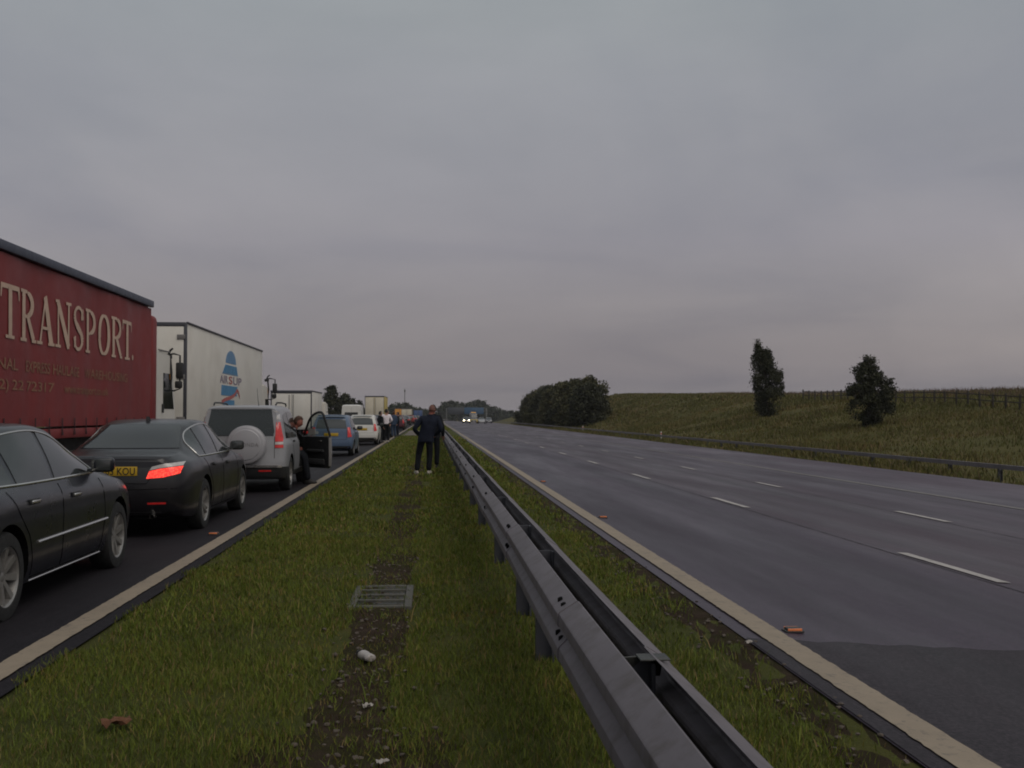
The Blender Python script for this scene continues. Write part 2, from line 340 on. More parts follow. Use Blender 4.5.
class MB:
    """collects shapes; build() links them as ONE mesh object"""
    def __init__(s): s.v = []; s.f = []; s.m = []
    def add(s, verts, faces, mi=0, M4=None):
        b = len(s.v)
        s.v += [tuple(M4 @ Vector(v)) if M4 else tuple(v) for v in verts]
        s.f += [tuple(i + b for i in f) for f in faces]; s.m += [mi] * len(faces)
    def addbm(s, bm, mi=0, M4=None):
        bm.verts.index_update()
        s.add([v.co.copy() for v in bm.verts], [[v.index for v in f.verts] for f in bm.faces], mi, M4); bm.free()
    def box(s, c, size, bev=0.0, mi=0, rot=None, seg=2):
        bm = bmesh.new(); bmesh.ops.create_cube(bm, size=1.0)
        for v in bm.verts: v.co = Vector((v.co.x * size[0], v.co.y * size[1], v.co.z * size[2]))
        if bev: bmesh.ops.bevel(bm, geom=list(bm.edges), offset=bev, segments=seg, affect='EDGES', profile=0.5)
        T = Matrix.Translation(Vector(c))
        if rot: T = T @ Matrix.Rotation(rot[2], 4, 'Z') @ Matrix.Rotation(rot[1], 4, 'Y') @ Matrix.Rotation(rot[0], 4, 'X')
        s.addbm(bm, mi, T)
    def tube(s, pts, rad, n=8, mi=0, cap=True, closed=False):
        pts = [Vector(p) for p in pts]; k = len(pts)
        rads = rad if isinstance(rad, (list, tuple)) else [rad] * k
        vs_, up = [], None
        for i in range(k):
            a = pts[i - 1] if (i > 0 or closed) else pts[i]; b = pts[(i + 1) % k] if (i < k - 1 or closed) else pts[i]
            t = (b - a).normalized()
            if up is None: up = Vector((0, 0, 1)) if abs(t.z) < 0.9 else Vector((1, 0, 0))
            r = t.cross(up).normalized(); up = r.cross(t).normalized()
            for j in range(n):
                q = 2 * PI * j / n
                vs_.append(pts[i] + (r * math.cos(q) + up * math.sin(q)) * rads[i])
        fs = []
        for i in range(k if closed else k - 1):
            i2 = (i + 1) % k
            for j in range(n):
                j2 = (j + 1) % n; fs.append((i * n + j, i * n + j2, i2 * n + j2, i2 * n + j))
        if cap and not closed: fs += [tuple(range(n))[::-1], tuple(range((k - 1) * n, k * n))]
        s.add(vs_, fs, mi)
    def lathe(s, prof, n=28, axis='X', c=(0, 0, 0), mi=0, mis=None):
        """prof = [(along axis, radius)]"""
        vs_, b = [], Vector(c)
        for a, r in prof:
            for j in range(n):
                q = 2 * PI * j / n; u, w = r * math.cos(q), r * math.sin(q)
                vs_.append(b + Vector({'X': (a, u, w), 'Y': (u, a, w), 'Z': (u, w, a)}[axis]))
        for i in range(len(prof) - 1):
            fs = []
            for j in range(n):
                j2 = (j + 1) % n; fs.append((i * n + j, i * n + j2, (i + 1) * n + j2, (i + 1) * n + j))
            if i == 0: base = len(s.v); s.v += [tuple(v) for v in vs_]
            s.f += [tuple(x + base for x in f) for f in fs]; s.m += [mis[i] if mis else mi] * len(fs)
    def prism(s, poly, x0, x1, axis='X', mi=0):
        """polygon extruded along an axis; poly in the other two axes"""
        P = {'X': lambda a, u, w: (a, u, w), 'Y': lambda a, u, w: (u, a, w), 'Z': lambda a, u, w: (u, w, a)}[axis]
        n = len(poly); vs_ = [P(x0, *q) for q in poly] + [P(x1, *q) for q in poly]
        fs = [tuple(range(n))[::-1], tuple(range(n, 2 * n))] + [(i, (i + 1) % n, (i + 1) % n + n, i + n) for i in range(n)]
        s.add(vs_, fs, mi)
    def mesh(s, name, mats, smooth=35):
        me = bpy.data.meshes.new(name); me.from_pydata(s.v, [], s.f)
        for q in (mats if isinstance(mats, (list, tuple)) else [mats]): me.materials.append(M[q] if isinstance(q, str) else q)
        me.polygons.foreach_set('material_index', s.m)
        bm = bmesh.new(); bm.from_mesh(me); bmesh.ops.recalc_face_normals(bm, faces=bm.faces); bm.to_mesh(me); bm.free()
        if smooth:
            me.polygons.foreach_set('use_smooth', [True] * len(me.polygons)); me.set_sharp_from_angle(angle=R(smooth))
        me.update(); return me
    def build(s, name, mats, parent=None, smooth=35, loc=(0, 0, 0)):
        return link_mesh(name, s.mesh(name, mats, smooth), parent, loc)
def structure(o): return tag(o, kind='structure')

def mono(pts):
    """monotone cubic through points"""
    x = np.array([p[0] for p in pts], float); y = np.array([p[1] for p in pts], float)
    h = np.diff(x); d = np.diff(y) / h; m_ = np.zeros(len(x)); m_[0] = d[0]; m_[-1] = d[-1]
    for i in range(1, len(x) - 1):
        m_[i] = 0 if d[i - 1] * d[i] <= 0 else 2 * d[i - 1] * d[i] / (d[i - 1] + d[i])
    def f(q):
        q = min(max(q, x[0]), x[-1]); i = min(int(np.searchsorted(x, q, 'right')) - 1, len(x) - 2)
        t = (q - x[i]) / h[i]; t2, t3 = t * t, t * t * t
        return float((2*t3-3*t2+1)*y[i] + (t3-2*t2+t)*h[i]*m_[i] + (-2*t3+3*t2)*y[i+1] + (t3-t2)*h[i]*m_[i+1])
    return f
def sstep(a, b, x):
    t = min(max((x - a) / (b - a), 0), 1); return t * t * (3 - 2 * t)

def text_mesh(body, size, font_scale=(1, 1), depth=0.0, space=1.0, bold=0.0):
    cu = bpy.data.curves.new('t', 'FONT'); cu.body = body; cu.size = size; cu.extrude = depth; cu.space_character = space
    cu.offset = bold; cu.resolution_u = 4
    o = bpy.data.objects.new('t', cu); COL.objects.link(o)
    dg = bpy.context.evaluated_depsgraph_get(); me = bpy.data.meshes.new_from_object(o.evaluated_get(dg))
    vs_ = [v.co.copy() for v in me.vertices]; fs = [tuple(q.vertices) for q in me.polygons]
    bpy.data.objects.remove(o); bpy.data.curves.remove(cu); bpy.data.meshes.remove(me)
    return vs_, fs

# ------------------------------------------------------------------ lie of the land
def cv(y):
    """sideways drift of the motorway's centre line (a bend to the right in the distance)"""
    if y < 150: return 0.0
    c = 6 / 90000 * (y - 150) ** 2
    if y > 500: c += (y - 500) ** 2 * 5e-4
    return c
def ez(y):
    if y < 150: return 0.0
    return max(-1.1 * ((y - 150) / 300) ** 2, -6.0)
PX = [-400, -120, -60, -32, -21, -18.5, -16.4, -16, -13, -2.47, -2.2, -1.2, 0, 1.2, 2.05, 2.3, 5.75, 9.2, 12.7, 16.2, 16.5, 17.9, 19.5]
PZ = [4, 2.2, 1.2, 0.6, -0.2, -0.5, -0.36, -0.36, -0.26, 0, 0.03, 0.03, 0.0, 0.03, 0.02, 0, -0.205, -0.425, -0.55, -0.45, -0.47, -0.66, -0.75]
CREST = mono([(-50, 0.3), (0, 0.7), (40, 1.2), (71, 1.85), (84, 2.4), (101, 2.9), (130, 3.55), (156, 4.15), (200, 5.3), (260, 6.2), (330, 6.0), (450, 3.5), (650, 0), (900, -1), (3000, -1)])
FIELD = mono([(0, 1.2), (100, 1.0), (150, 0.35), (200, 0.1), (300, 0.0), (3000, 0.0)])
def gz(x, y):
    u = x - cv(y)
    if u <= 19.5: return float(np.interp(u, PX, PZ)) + ez(y)
    t = min((u - 19.5) / 20.5, 1.0)
    s = 0.55 * t + 0.45 * sstep(0, 1, t)
    foot = -0.75 + ez(y)
    z = foot + (CREST(y) - foot) * s
    if u > 40: z += FIELD(y) * sstep(40, 64, u) - 3.0 * sstep(120, 500, u)
    z += 0.12 * math.sin(x * 0.37 + y * 0.11) * math.sin(y * 0.21 + 1.3) * min(1, t * 3)
    return z

YS = sorted(set([-12, -8] + list(np.arange(-4, 40, 2.0)) + list(np.arange(40, 160, 4.0)) + list(np.arange(160, 520, 10.0)) + list(np.arange(520, 1000, 30.0)) + [1000, 1200, 1600, 2200, 3000]))
def strip(name, ulist, ys, zoff, matname, jitter=0.0, zfun=None):
    me = bpy.data.meshes.new(name); V, F = [], []
    n = len(ulist)
    for y in ys:
        for u in ulist:
            ju = u + (random.uniform(-jitter, jitter) if jitter else 0)
            V.append((u + cv(y) + (ju - u), y, gz(u + cv(y), y) + zoff))
    for i in range(len(ys) - 1):
        for j in range(n - 1):
            F.append((i * n + j, i * n + j + 1, (i + 1) * n + j + 1, (i + 1) * n + j))
    me.from_pydata(V, [], F); me.materials.append(M[matname])
    me.polygons.foreach_set('use_smooth', [True] * len(F)); me.update()
    return structure(link_mesh(name, me))
# one ground sheet to the horizon, dipping a little under the carriageways
def ground_sheet():
    U = [-1500, -700, -400, -250, -120, -80, -60, -45, -32, -26, -21, -18.5, -17, -16.35, -16.2, -12, -7, -2.36, -2.3, -2.12, -1.8, -1.2, -0.6, 0, 0.6, 1.2, 1.75, 1.98, 2.10, 2.2, 2.6, 5, 9, 13, 16, 16.3, 16.6, 17.2, 17.9, 18.6, 19.5,
         20.5, 22, 24, 26, 28, 30, 32, 34, 36, 38, 40, 42, 45, 48, 52, 56, 60, 64, 70, 80, 95, 120, 160, 220, 320, 500, 900, 1500]
    V, F = [], []
    for y in YS:
        for u in U:
            x = u + cv(y); z = gz(x, y)
            if -16.25 < u < -2.32 or 2.15 < u < 16.15: z -= 0.15
            V.append((x, y, z))
    n = len(U)
    for i in range(len(YS) - 1):
        for j in range(n - 1): F.append((i * n + j, i * n + j + 1, (i + 1) * n + j + 1, (i + 1) * n + j))
    me = bpy.data.meshes.new('ground'); me.from_pydata(V, [], F); me.materials.append(M['ground'])
    me.polygons.foreach_set('use_smooth', [True] * len(F)); me.update()
    structure(link_mesh('ground', me))
ground_sheet()
RY = [y for y in YS if y <= 900]
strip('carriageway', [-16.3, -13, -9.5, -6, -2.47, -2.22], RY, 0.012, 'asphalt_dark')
strip('wet_carriageway', [2.06, 2.3, 4, 5.75, 7.5, 9.2, 11, 12.7, 14.5, 16.3], RY, 0.012, 'asphalt_wet')
def patch_sheet():
    V, F = [], []
    ys = np.linspace(-4, 6.84, 12); us = np.linspace(2.07, 5.72, 24)
    for i, y in enumerate(ys):
        for u in us: V.append((u, y + (random.uniform(-0.06, 0.06) if i == 11 else 0), gz(u, y) + 0.017))
    n = len(us)
    for i in range(len(ys) - 1):
        for j in range(n - 1): F.append((i * n + j, i * n + j + 1, (i + 1) * n + j + 1, (i + 1) * n + j))
    me = bpy.data.meshes.new('road_patch'); me.from_pydata(V, [], F); me.materials.append(M['asphalt_patch']); structure(link_mesh('road_patch', me))
patch_sheet()
fine = list(np.arange(-3, 14, 0.05)) + list(np.arange(14, 40, 0.2)) + list(np.arange(40, 120, 1.0)) + [y for y in RY if y > 120]
strip('edge_line', [-2.565, -2.375], fine, 0.022, 'line_edge', 0.0045)
strip('edge_line', [2.19, 2.39], fine, 0.024, 'line_edge', 0.0045)
strip('hard_shoulder_line', [12.62, 12.80], [y for y in fine], 0.022, 'line_worn', 0.005)
strip('hard_shoulder_line', [-13.1, -12.9], [y for y in fine if y > 30], 0.022, 'line_lane', 0.0)
M['road_joint'] = mat('road_joint', (0.022, 0.017, 0.021), 0.8, var=0.4, scale=3)
for u_ in (5.60, 9.05): strip('road_joint', [u_ - .011, u_ + .011], [y for y in fine if y < 140], 0.0165, 'road_joint', 0.006)
def dashes(u, y0, n, period=9.0, L=2.1, w=0.11):
    mb = MB()
    for k in range(n):
        a = y0 + k * period
        if a < -4: continue
        V = []; st_ = np.linspace(a, a + L, 8)
        for y in st_:
            for s in (-1, 1):
                uu = u + s * w / 2 + random.uniform(-.006, .006)
                V.append((uu + cv(y), y, gz(uu + cv(y), y) + 0.022))
        mb.add(V, [(2 * i, 2 * i + 1, 2 * i + 3, 2 * i + 2) for i in range(len(st_) - 1)])
    structure(mb.build('lane_line', 'line_lane', smooth=0))
dashes(5.75, 10.2 - 8.6, 40, period=8.6, L=2.3, w=0.14); dashes(9.2, 19.1 - 1.0 - 18, 40, w=0.15); dashes(-6.0, 3, 30); dashes(-9.5, 3, 30)

# soil strip over the filter drain and the bare crossover in the central reservation
def patchy(name, u0, u1, y0, y1, zoff, matname, ny, amp):
    V, F = [], []
    nx = 8
    for i in range(ny + 1):
        y = y0 + (y1 - y0) * i / ny
        e = amp * math.sin(PI * min(i, ny - i) / ny if False else 1.0)
        a = u0 + amp * (math.sin(y * 2.1) * .5 + math.sin(y * 5.3 + 1) * .3 + random.uniform(-.3, .3)); b = u1 + amp * (math.sin(y * 1.7 + 2) * .5 + math.sin(y * 4.1) * .3 + random.uniform(-.3, .3))
        for j in range(nx + 1):
            u = a + (b - a) * j / nx; edge = 0.0 if 0 < j < nx and 0 < i < ny else -0.02
            V.append((u + cv(y), y, gz(u + cv(y), y) + zoff + edge + random.uniform(-.006, .006)))
    n = nx + 1
    for i in range(ny):
        for j in range(nx): F.append((i * n + j, i * n + j + 1, (i + 1) * n + j + 1, (i + 1) * n + j))
    me = bpy.data.meshes.new(name); me.from_pydata(V, [], F); me.materials.append(M[matname]); me.polygons.foreach_set('use_smooth', [True] * len(F)); structure(link_mesh(name, me))
patchy('drain_soil', -0.58, -0.16, 1.0, 34, 0.012, 'drain_soil', 260, 0.07)
patchy('bare_soil', -.95, .25, 1.0, 5.1, 0.004, 'drain_soil', 40, 0.16)
patchy('edge_soil', 1.72, 2.17, 1.0, 40.0, 0.002, 'drain_soil', 200, 0.07)
patchy('crossover_gravel', -2.1, 0.3, 74, 100, 0.012, 'crossover_gravel', 30, 0.05)

# ------------------------------------------------------------------ grass
def blades(name, pos, h, w, lean, matname):
    n = len(pos); ang = rng.uniform(0, 2 * PI, n); la = rng.uniform(0, 2 * PI, n); ln = rng.uniform(0.1, 1.0, n) * lean
    d = np.stack([np.cos(ang), np.sin(ang), np.zeros(n)], 1) * (w / 2)[:, None]
    top = np.stack([np.cos(la) * ln * h, np.sin(la) * ln * h, h * np.sqrt(np.maximum(0.1, 1 - (ln * 0.8) ** 2))], 1)
    mid = top * np.array([0.38, 0.38, 0.58])
    V = np.stack([pos - d, pos + d, pos + mid + d * 0.75, pos + mid - d * 0.75, pos + top], 1).reshape(-1, 3)
    me = bpy.data.meshes.new(name)
    base = np.arange(n) * 5
    idx = np.stack([base, base + 1, base + 2, base + 3, base + 3, base + 2, base + 4], 1).reshape(-1)
    me.vertices.add(n * 5); me.vertices.foreach_set('co', V.reshape(-1).astype(np.float32))
    me.loops.add(len(idx)); me.loops.foreach_set('vertex_index', idx.astype(np.int32))
    starts = np.stack([np.arange(n) * 7, np.arange(n) * 7 + 4], 1).reshape(-1)
    me.polygons.add(n * 2); me.polygons.foreach_set('loop_start', starts.astype(np.int32))
    me.update(calc_edges=True); me.validate()
    me.materials.append(M[matname])
    return tag(link_mesh(name, me), kind='stuff')
def vnoise(x, y, s, seed):
    r = np.random.default_rng(seed); g = r.uniform(0, 1, (64, 64))
    X, Y = (x * s) % 63, (y * s) % 63; i, j = X.astype(int), Y.astype(int); fx, fy = X - i, Y - j
    fx, fy = fx * fx * (3 - 2 * fx), fy * fy * (3 - 2 * fy)
    return (g[i, j] * (1 - fx) + g[i + 1, j] * fx) * (1 - fy) + (g[i, j + 1] * (1 - fx) + g[i + 1, j + 1] * fx) * fy
def scatter(u0, u1, y0, y1, n):
    x = rng.uniform(u0, u1, n); y = rng.uniform(y0, y1, n); return x, y
def reserve_grass():
    P, H, W = [], [], []
    for y0, y1, dens, w, hh in ((2.6, 7, 5200, .0048, .050), (7, 13, 2900, .007, .052), (13, 25, 1100, .013, .058), (25, 50, 230, .035, .08), (50, 73, 90, .06, .09), (99, 170, 40, .1, .1)):
        n = int(dens * (y1 - y0) * 4.1); x, y = scatter(-2.36, 2.02, y0, y1, n)
        pn = vnoise(x, y, 1.3, 3) * .6 + vnoise(x, y, 4.1, 4) * .4
        soil = (np.abs(x + 0.37 + .1 * np.sin(y * 1.3)) < 0.24) & (y < 34)
        keep = rng.uniform(0, 1, n) < np.where(soil, np.where(y < 9.4, np.where((y > 6.6) & (y < 8.4), .26, .42), .58) * np.clip((pn - .2) * 3, .1, 1.5), np.clip(0.5 + (pn - .3) * 2.0, .28, 1))
        redge = np.clip((1.93 - x + .4 * (vnoise(x, y, 2.0, 5) - .5)) / .25, 0.08, 1); ledge = np.clip((x + 2.36 - .22 * vnoise(x, y, 2.3, 6)) / .12, 0.0, 1)
        near = np.where((y < 6.2) & (x > -1.3) & (x < .6), np.clip((y - 4.2) / 2.4 + 1.1 * pn - .15, .10, 1), 1)
        keep &= rng.uniform(0, 1, n) < redge * ledge * near
        x, y, pn = x[keep], y[keep], pn[keep]; k = len(x)
        z = np.array([gz(a, b) for a, b in zip(x, y)]) if k < 1e6 else 0
        P.append(np.stack([x + np.array([cv(b) for b in y]), y, z - .005], 1)); H.append(hh * rng.uniform(.4, 1.25, k) * (.6 + .8 * pn)); W.append(w * rng.uniform(.6, 1.3, k))
    n = 2600; x, y = scatter(-2.2, 1.9, 3.0, 26, n); pn = vnoise(x, y, .9, 31); k_ = rng.uniform(0, 1, n) < np.clip((pn - .42) * 4, .04, 1); x, y = x[k_], y[k_]
    P.append(np.stack([x, y, np.array([gz(a, b) for a, b in zip(x, y)])], 1)); H.append(rng.uniform(.07, .17, len(x))); W.append(.0035 + .0006 * y)
    return blades('grass', np.concatenate(P), np.concatenate(H), np.concatenate(W), 0.85, 'grass_mown')
reserve_grass()
def bank_grass():
    P, H, W = [], [], []
    for u0, u1, y0, y1, n, hh, w in ((16.6, 40.5, 18, 45, 15000, .26, .04), (16.6, 42, 45, 80, 52000, .26, .05), (16.6, 44, 80, 130, 60000, .28, .08), (16.6, 44, 130, 230, 40000, .32, .16),
                                     (16.45, 18.0, 18, 60, 7000, .42, .05), (16.45, 18.0, 60, 150, 9000, .45, .10), (40, 66, 55, 120, 32000, .36, .09), (40, 66, 120, 230, 18000, .4, .18)):
        x, y = scatter(u0, u1, y0, y1, n)
        pn = vnoise(x, y, .22, 13) * .6 + vnoise(x, y, .8, 14) * .4
        low = np.clip((x - 16.4) / 1.2, .3, 1)
        keep = rng.uniform(0, 1, n) < np.clip(.3 + (pn - .3) * 2, .2, 1)
        x, y, pn, low = x[keep], y[keep], pn[keep], low[keep]; k = len(x)
        z = np.array([gz(a + cv(b), b) for a, b in zip(x, y)])
        P.append(np.stack([x + np.array([cv(b) for b in y]), y, z - .02], 1)); H.append(hh * rng.uniform(.4, 1.3, k) * (.5 + pn) * low); W.append(w * rng.uniform(.6, 1.4, k))
    return blades('rough_grass', np.concatenate(P), np.concatenate(H), np.concatenate(W), 0.7, 'grass_rough')
bank_grass()
# tall dry weeds along the skyline of the field
def weeds():
    n = 9000; y = rng.uniform(60, 190, n); x = rng.uniform(50, 70, n) 
    z = np.array([gz(a, b) for a, b in zip(x, y)])
    return blades('dry_weeds', np.stack([x, y, z], 1), rng.uniform(.25, .85, n), rng.uniform(.03, .08, n), 0.5, 'weed_dry')
weeds()

# pebbles over the drain
def pebbles():
    mb = MB()
    for _ in range(650):
        y = 2.6 + 9.5 * random.random() ** 1.3; u = random.gauss(-.37, .15) if random.random() < .75 else random.uniform(1.68, 2.1)
        r = random.uniform(.006, .019)
        bm = bmesh.new(); bmesh.ops.create_icosphere(bm, subdivisions=1, radius=r)
        for v in bm.verts: v.co *= random.uniform(.7, 1.25)
        mb.addbm(bm, 0, Matrix.Translation((u, y, gz(u, y) + .012 + r * .2)) @ Matrix.Diagonal((1, 1, .6, 1)))
    tag(mb.build('gravel', 'stone', smooth=60), kind='stuff')
pebbles()

# ------------------------------------------------------------------ safety barriers
def wbeam(name, u0, side, ztop, ys, parent, joint0=4.5, step=3.2):
    """corrugated beam; side = -1 bulges towards -x"""
    prof = [(0, 0), (.006, -.004), (.074, -.046), (.081, -.054), (.083, -.064), (.083, -.100), (.078, -.108), (.036, -.118), (.030, -.130), (.030, -.146),
            (.036, -.154), (.075, -.192), (.081, -.200), (.083, -.210), (.083, -.246), (.078, -.256), (.004, -.306), (0, -.31)]
    inner = [(a - .006, b) for a, b in reversed(prof)]
    ring = prof + inner; n = len(ring); V, F = [], []
    yl = []
    for y in ys:
        yl.append((y, 0.0))
    j = joint0
    while j < ys[-1]:
        yl += [(j - .001, .0), (j, .006)]; j += step
    yl.sort()
    for y, off in yl:
        k = (y - joint0) % step / step
        o_ = .006 * (1 - k) if off == 0.0 else .006
        if off == 0.0 and k > .999: o_ = 0.0
        c = cv(y); zg = gz(u0 + c, y) if abs(u0) > 5 else ez(y)
        wob = .004 * math.sin(y * .9 + u0)
        for a, b in ring: V.append((u0 + c + side * (a + o_) + wob, y, zg + ztop + b + .003 * math.sin(y * .7)))
    for i in range(len(yl) - 1):
        for q in range(n):
            q2 = (q + 1) % n; F.append((i * n + q, i * n + q2, (i + 1) * n + q2, (i + 1) * n + q))
    mb = MB(); mb.add(V, F); mb.add(V[:n], [tuple(range(n))]); mb.add(V[-n:], [tuple(range(n))])
    return mb.build(name, 'galv', parent, smooth=24)
UL, UR, ZT = 0.634, 0.742, 0.70
ysb = list(np.arange(-1.9, 40, 1.6)) + list(np.arange(40, 480, 6.4))
bar = empty('safety_barrier', (0, 0, 0)); tag(bar, 'grey steel double sided crash barrier running down the grass central reservation', 'barrier')
lb = wbeam('left_beam', UL, -1, ZT, ysb, bar); lb.name = 'beam'
rb = wbeam('right_beam', UR, 1, ZT, ysb, bar, joint0=3.6); rb.name = 'beam'
posts = [0.2, 3.5, 6.35, 7.8, 10.5, 14.1, 17.2] + [20.4 + 3.2 * k for k in range(74)]
post_me = None
for y in posts:
    if post_me is None:
        mb = MB()
        mb.box((0, 0, .26), (.105, .012, .86), 0); mb.box((-.046, .03, .26), (.012, .06, .86), 0); mb.box((.046, -.03, .26), (.012, .06, .86), 0)
        mb.box((0, 0, .545), (.106, .075, .05), .004)
        post_me = mb.mesh('post', 'frame_dark', 0)
    c = cv(y); link_mesh('post', post_me, bar, ((UL + UR) / 2 + c, y, ez(y) - .01))
mb = MB(); mb.box((0, 0, 0), (.10, .09, .006), .002); mb.box((-.03, .045, -.04), (.15, .006, .08), 0, rot=(R(18), 0, R(14))); mb.build('joint_bracket', 'iron', bar, 0, loc=(.735, 3.46, .697))
bolt_me = None
def bolt_mesh():
    mb = MB(); mb.lathe([(-.014, .0001), (-.014, .011), (-.004, .016), (.006, .016)], 8, 'X', mi=0); return mb.mesh('bolt', 'seam', 30)
bolt_me = bolt_mesh()
for k in range(9):
    y = 4.5 + 3.2 * k + .16
    for zz, bx in ((-.032, .050), (-.176, .060)):
        for dy in (-.055, .055):
            link_mesh('bolt', bolt_me, lb, (UL - bx - .002, y + dy - .02, ZT + zz + random.uniform(-.004, .004)))
# verge barrier on the far side
vb = empty('safety_barrier', (17.9, 20, gz(17.9, 20))); tag(vb, 'low grey roadside crash barrier along the foot of the grass bank', 'barrier')
def rel(o, par):
    o.parent = par; o.matrix_parent_inverse = Matrix.Translation(par.location).inverted(); return o
ysv = list(np.arange(14, 60, 3.2)) + list(np.arange(60, 330, 6.4))
mb = MB(); V, F = [], []
for y in ysv:
    c_ = cv(y); zz = gz(17.9 + c_, y)
    V += [(17.8 + c_, y, zz + .46), (17.92 + c_, y, zz + .46), (17.92 + c_, y, zz + .60), (17.8 + c_, y, zz + .60)]
for i in range(len(ysv) - 1):
    for q in range(4): F.append((i * 4 + q, i * 4 + (q + 1) % 4, (i + 1) * 4 + (q + 1) % 4, (i + 1) * 4 + q))
mb.add(V, F + [(3, 2, 1, 0)]); o = mb.build('beam', 'galv', None, 0); rel(o, vb)
for k in range(72):
    y = 16 + 3.2 * k; u = 17.96 + cv(y); p_ = link_mesh('post', post_me, None, (u, y, gz(u, y) - .12)); rel(p_, vb)

# ------------------------------------------------------------------ road furniture on the ground
def stud(x, y, label):
    mb = MB(); z = gz(x, y) + .016
    mb.box((0, 0, .004), (.13, .10, .014), .004); mb.box((0, 0, .018), (.10, .075, .018), .006, 0)
    t = mb.build('road_stud', 'iron', None, 30, (x, y, z))
    m2 = MB()
    for s in (-1, 1): m2.box((0, s * .041, .017), (.10, .012, .018), .003)
    m2.build('reflector', 'stud_amber', t)
    tag(t, label, 'road stud', 'amber road studs along the edge lines')
stud(2.50, 7.14, 'amber road stud beside the right edge line, nearest to the camera')
stud(2.50, 15.2, 'amber road stud beside the right edge line, second from the camera')
stud(2.50, 23.4, 'amber road stud beside the right edge line, third from the camera')
stud(-2.70, 13.4, 'amber road stud on the left edge line near the charcoal saloon')
def grate():
    t = empty('drain_grate', (-.39, 8.66, gz(-.39, 8.66) - .025))
    tag(t, 'rectangular concrete framed iron drain grate set in the grass beside bare soil', 'drain grate')
    mb = MB(); w, l = .49, 1.02
    for s in (-1, 1):
        mb.box((s * (w / 2 - .03), 0, .012), (.06, l, .07), .008); mb.box((0, s * (l / 2 - .035), .014), (w - .125, .07, .07), .008)
    mb.build('frame', 'concrete', t)
    g = MB()
    for k in range(13):
        yy = -l / 2 + .10 + k * (l - .2) / 12
        g.box((0, yy, .02), (w - .13, .034, .04), .005)
    g.build('grille', 'iron', t)
    s_ = MB()
    for k in (-1, 0, 1):
        s_ = MB(); s_.box((0, k * .24 - .01, .045), (w - .125, .045, .022), .004); s_.build('crossbar', 'concrete', t)
    d = MB(); d.box((0, 0, -.02), (w - .13, l - .15, .01)); d.build('sump', 'void', t)
grate()
def bottle():
    t = empty('litter_bottle', (-.39, 6.40, gz(-.39, 6.4) + .045)); t.rotation_euler = (0, R(4), R(28))
    tag(t, 'crushed pale plastic bottle lying on the bare soil', 'bottle')
    mb = MB(); mb.lathe([(-.085, .001), (-.085, .022), (-.075, .032), (-.03, .034), (-.02, .029), (-.01, .034), (.03, .033), (.055, .026), (.07, .013), (.085, .012), (.085, .001)], 14, 'Y')
    mb.v = [(x * (1 + .12 * math.sin(y * 60)), y, z * (.8 + .12 * math.sin(y * 47 + 1))) for x, y, z in mb.v]
    mb.build('bottle_body', 'plastic_bottle', t, 50)
    c_ = MB(); c_.lathe([(.087, .001), (.087, .015), (.105, .015), (.105, .001)], 12, 'Y'); c_.build('cap', 'shoe_dark', t)
bottle()
def scrap(x, y, s, label, mname='paper', name='litter_paper', cat='litter'):
    V, F = [], []; n = 7
    for i in range(n):
        for j in range(n):
            a, b = (i / (n - 1) - .5), (j / (n - 1) - .5)
            V.append((a * s + random.uniform(-.1, .1) * s * .3, b * s * .6 + random.uniform(-.1, .1) * s * .3, .02 + s * .22 * abs(math.sin(a * 5 + b * 3)) + random.uniform(0, .012)))
    for i in range(n - 1):
        for j in range(n - 1): F.append((i * n + j, i * n + j + 1, (i + 1) * n + j + 1, (i + 1) * n + j))
    mb = MB(); mb.add(V, F); mb.add([(a, b, c - .0015) for a, b, c in V], [f[::-1] for f in F])
    o = mb.build(name, mname, None, 0, (x, y, gz(x, y) + .004)); o.rotation_euler = (0, 0, random.uniform(-1, 1)); tag(o, label, cat)
scrap(-.315, 5.36, .055, 'small crumpled white paper scrap on the bare soil behind the bottle'.replace(' behind', ' nearer the camera than'))
scrap(-.20, 4.50, .055, 'crumpled white paper scrap on the soil at the bottom edge of the photo')
scrap(2.02, 6.6, .05, 'tiny pale paper scrap on the dirt beside the right edge line')
scrap(-1.46, 5.06, .13, 'flattened reddish brown leaf litter clump lying in the left grass', 'rag', 'dead_leaves', 'leaves')

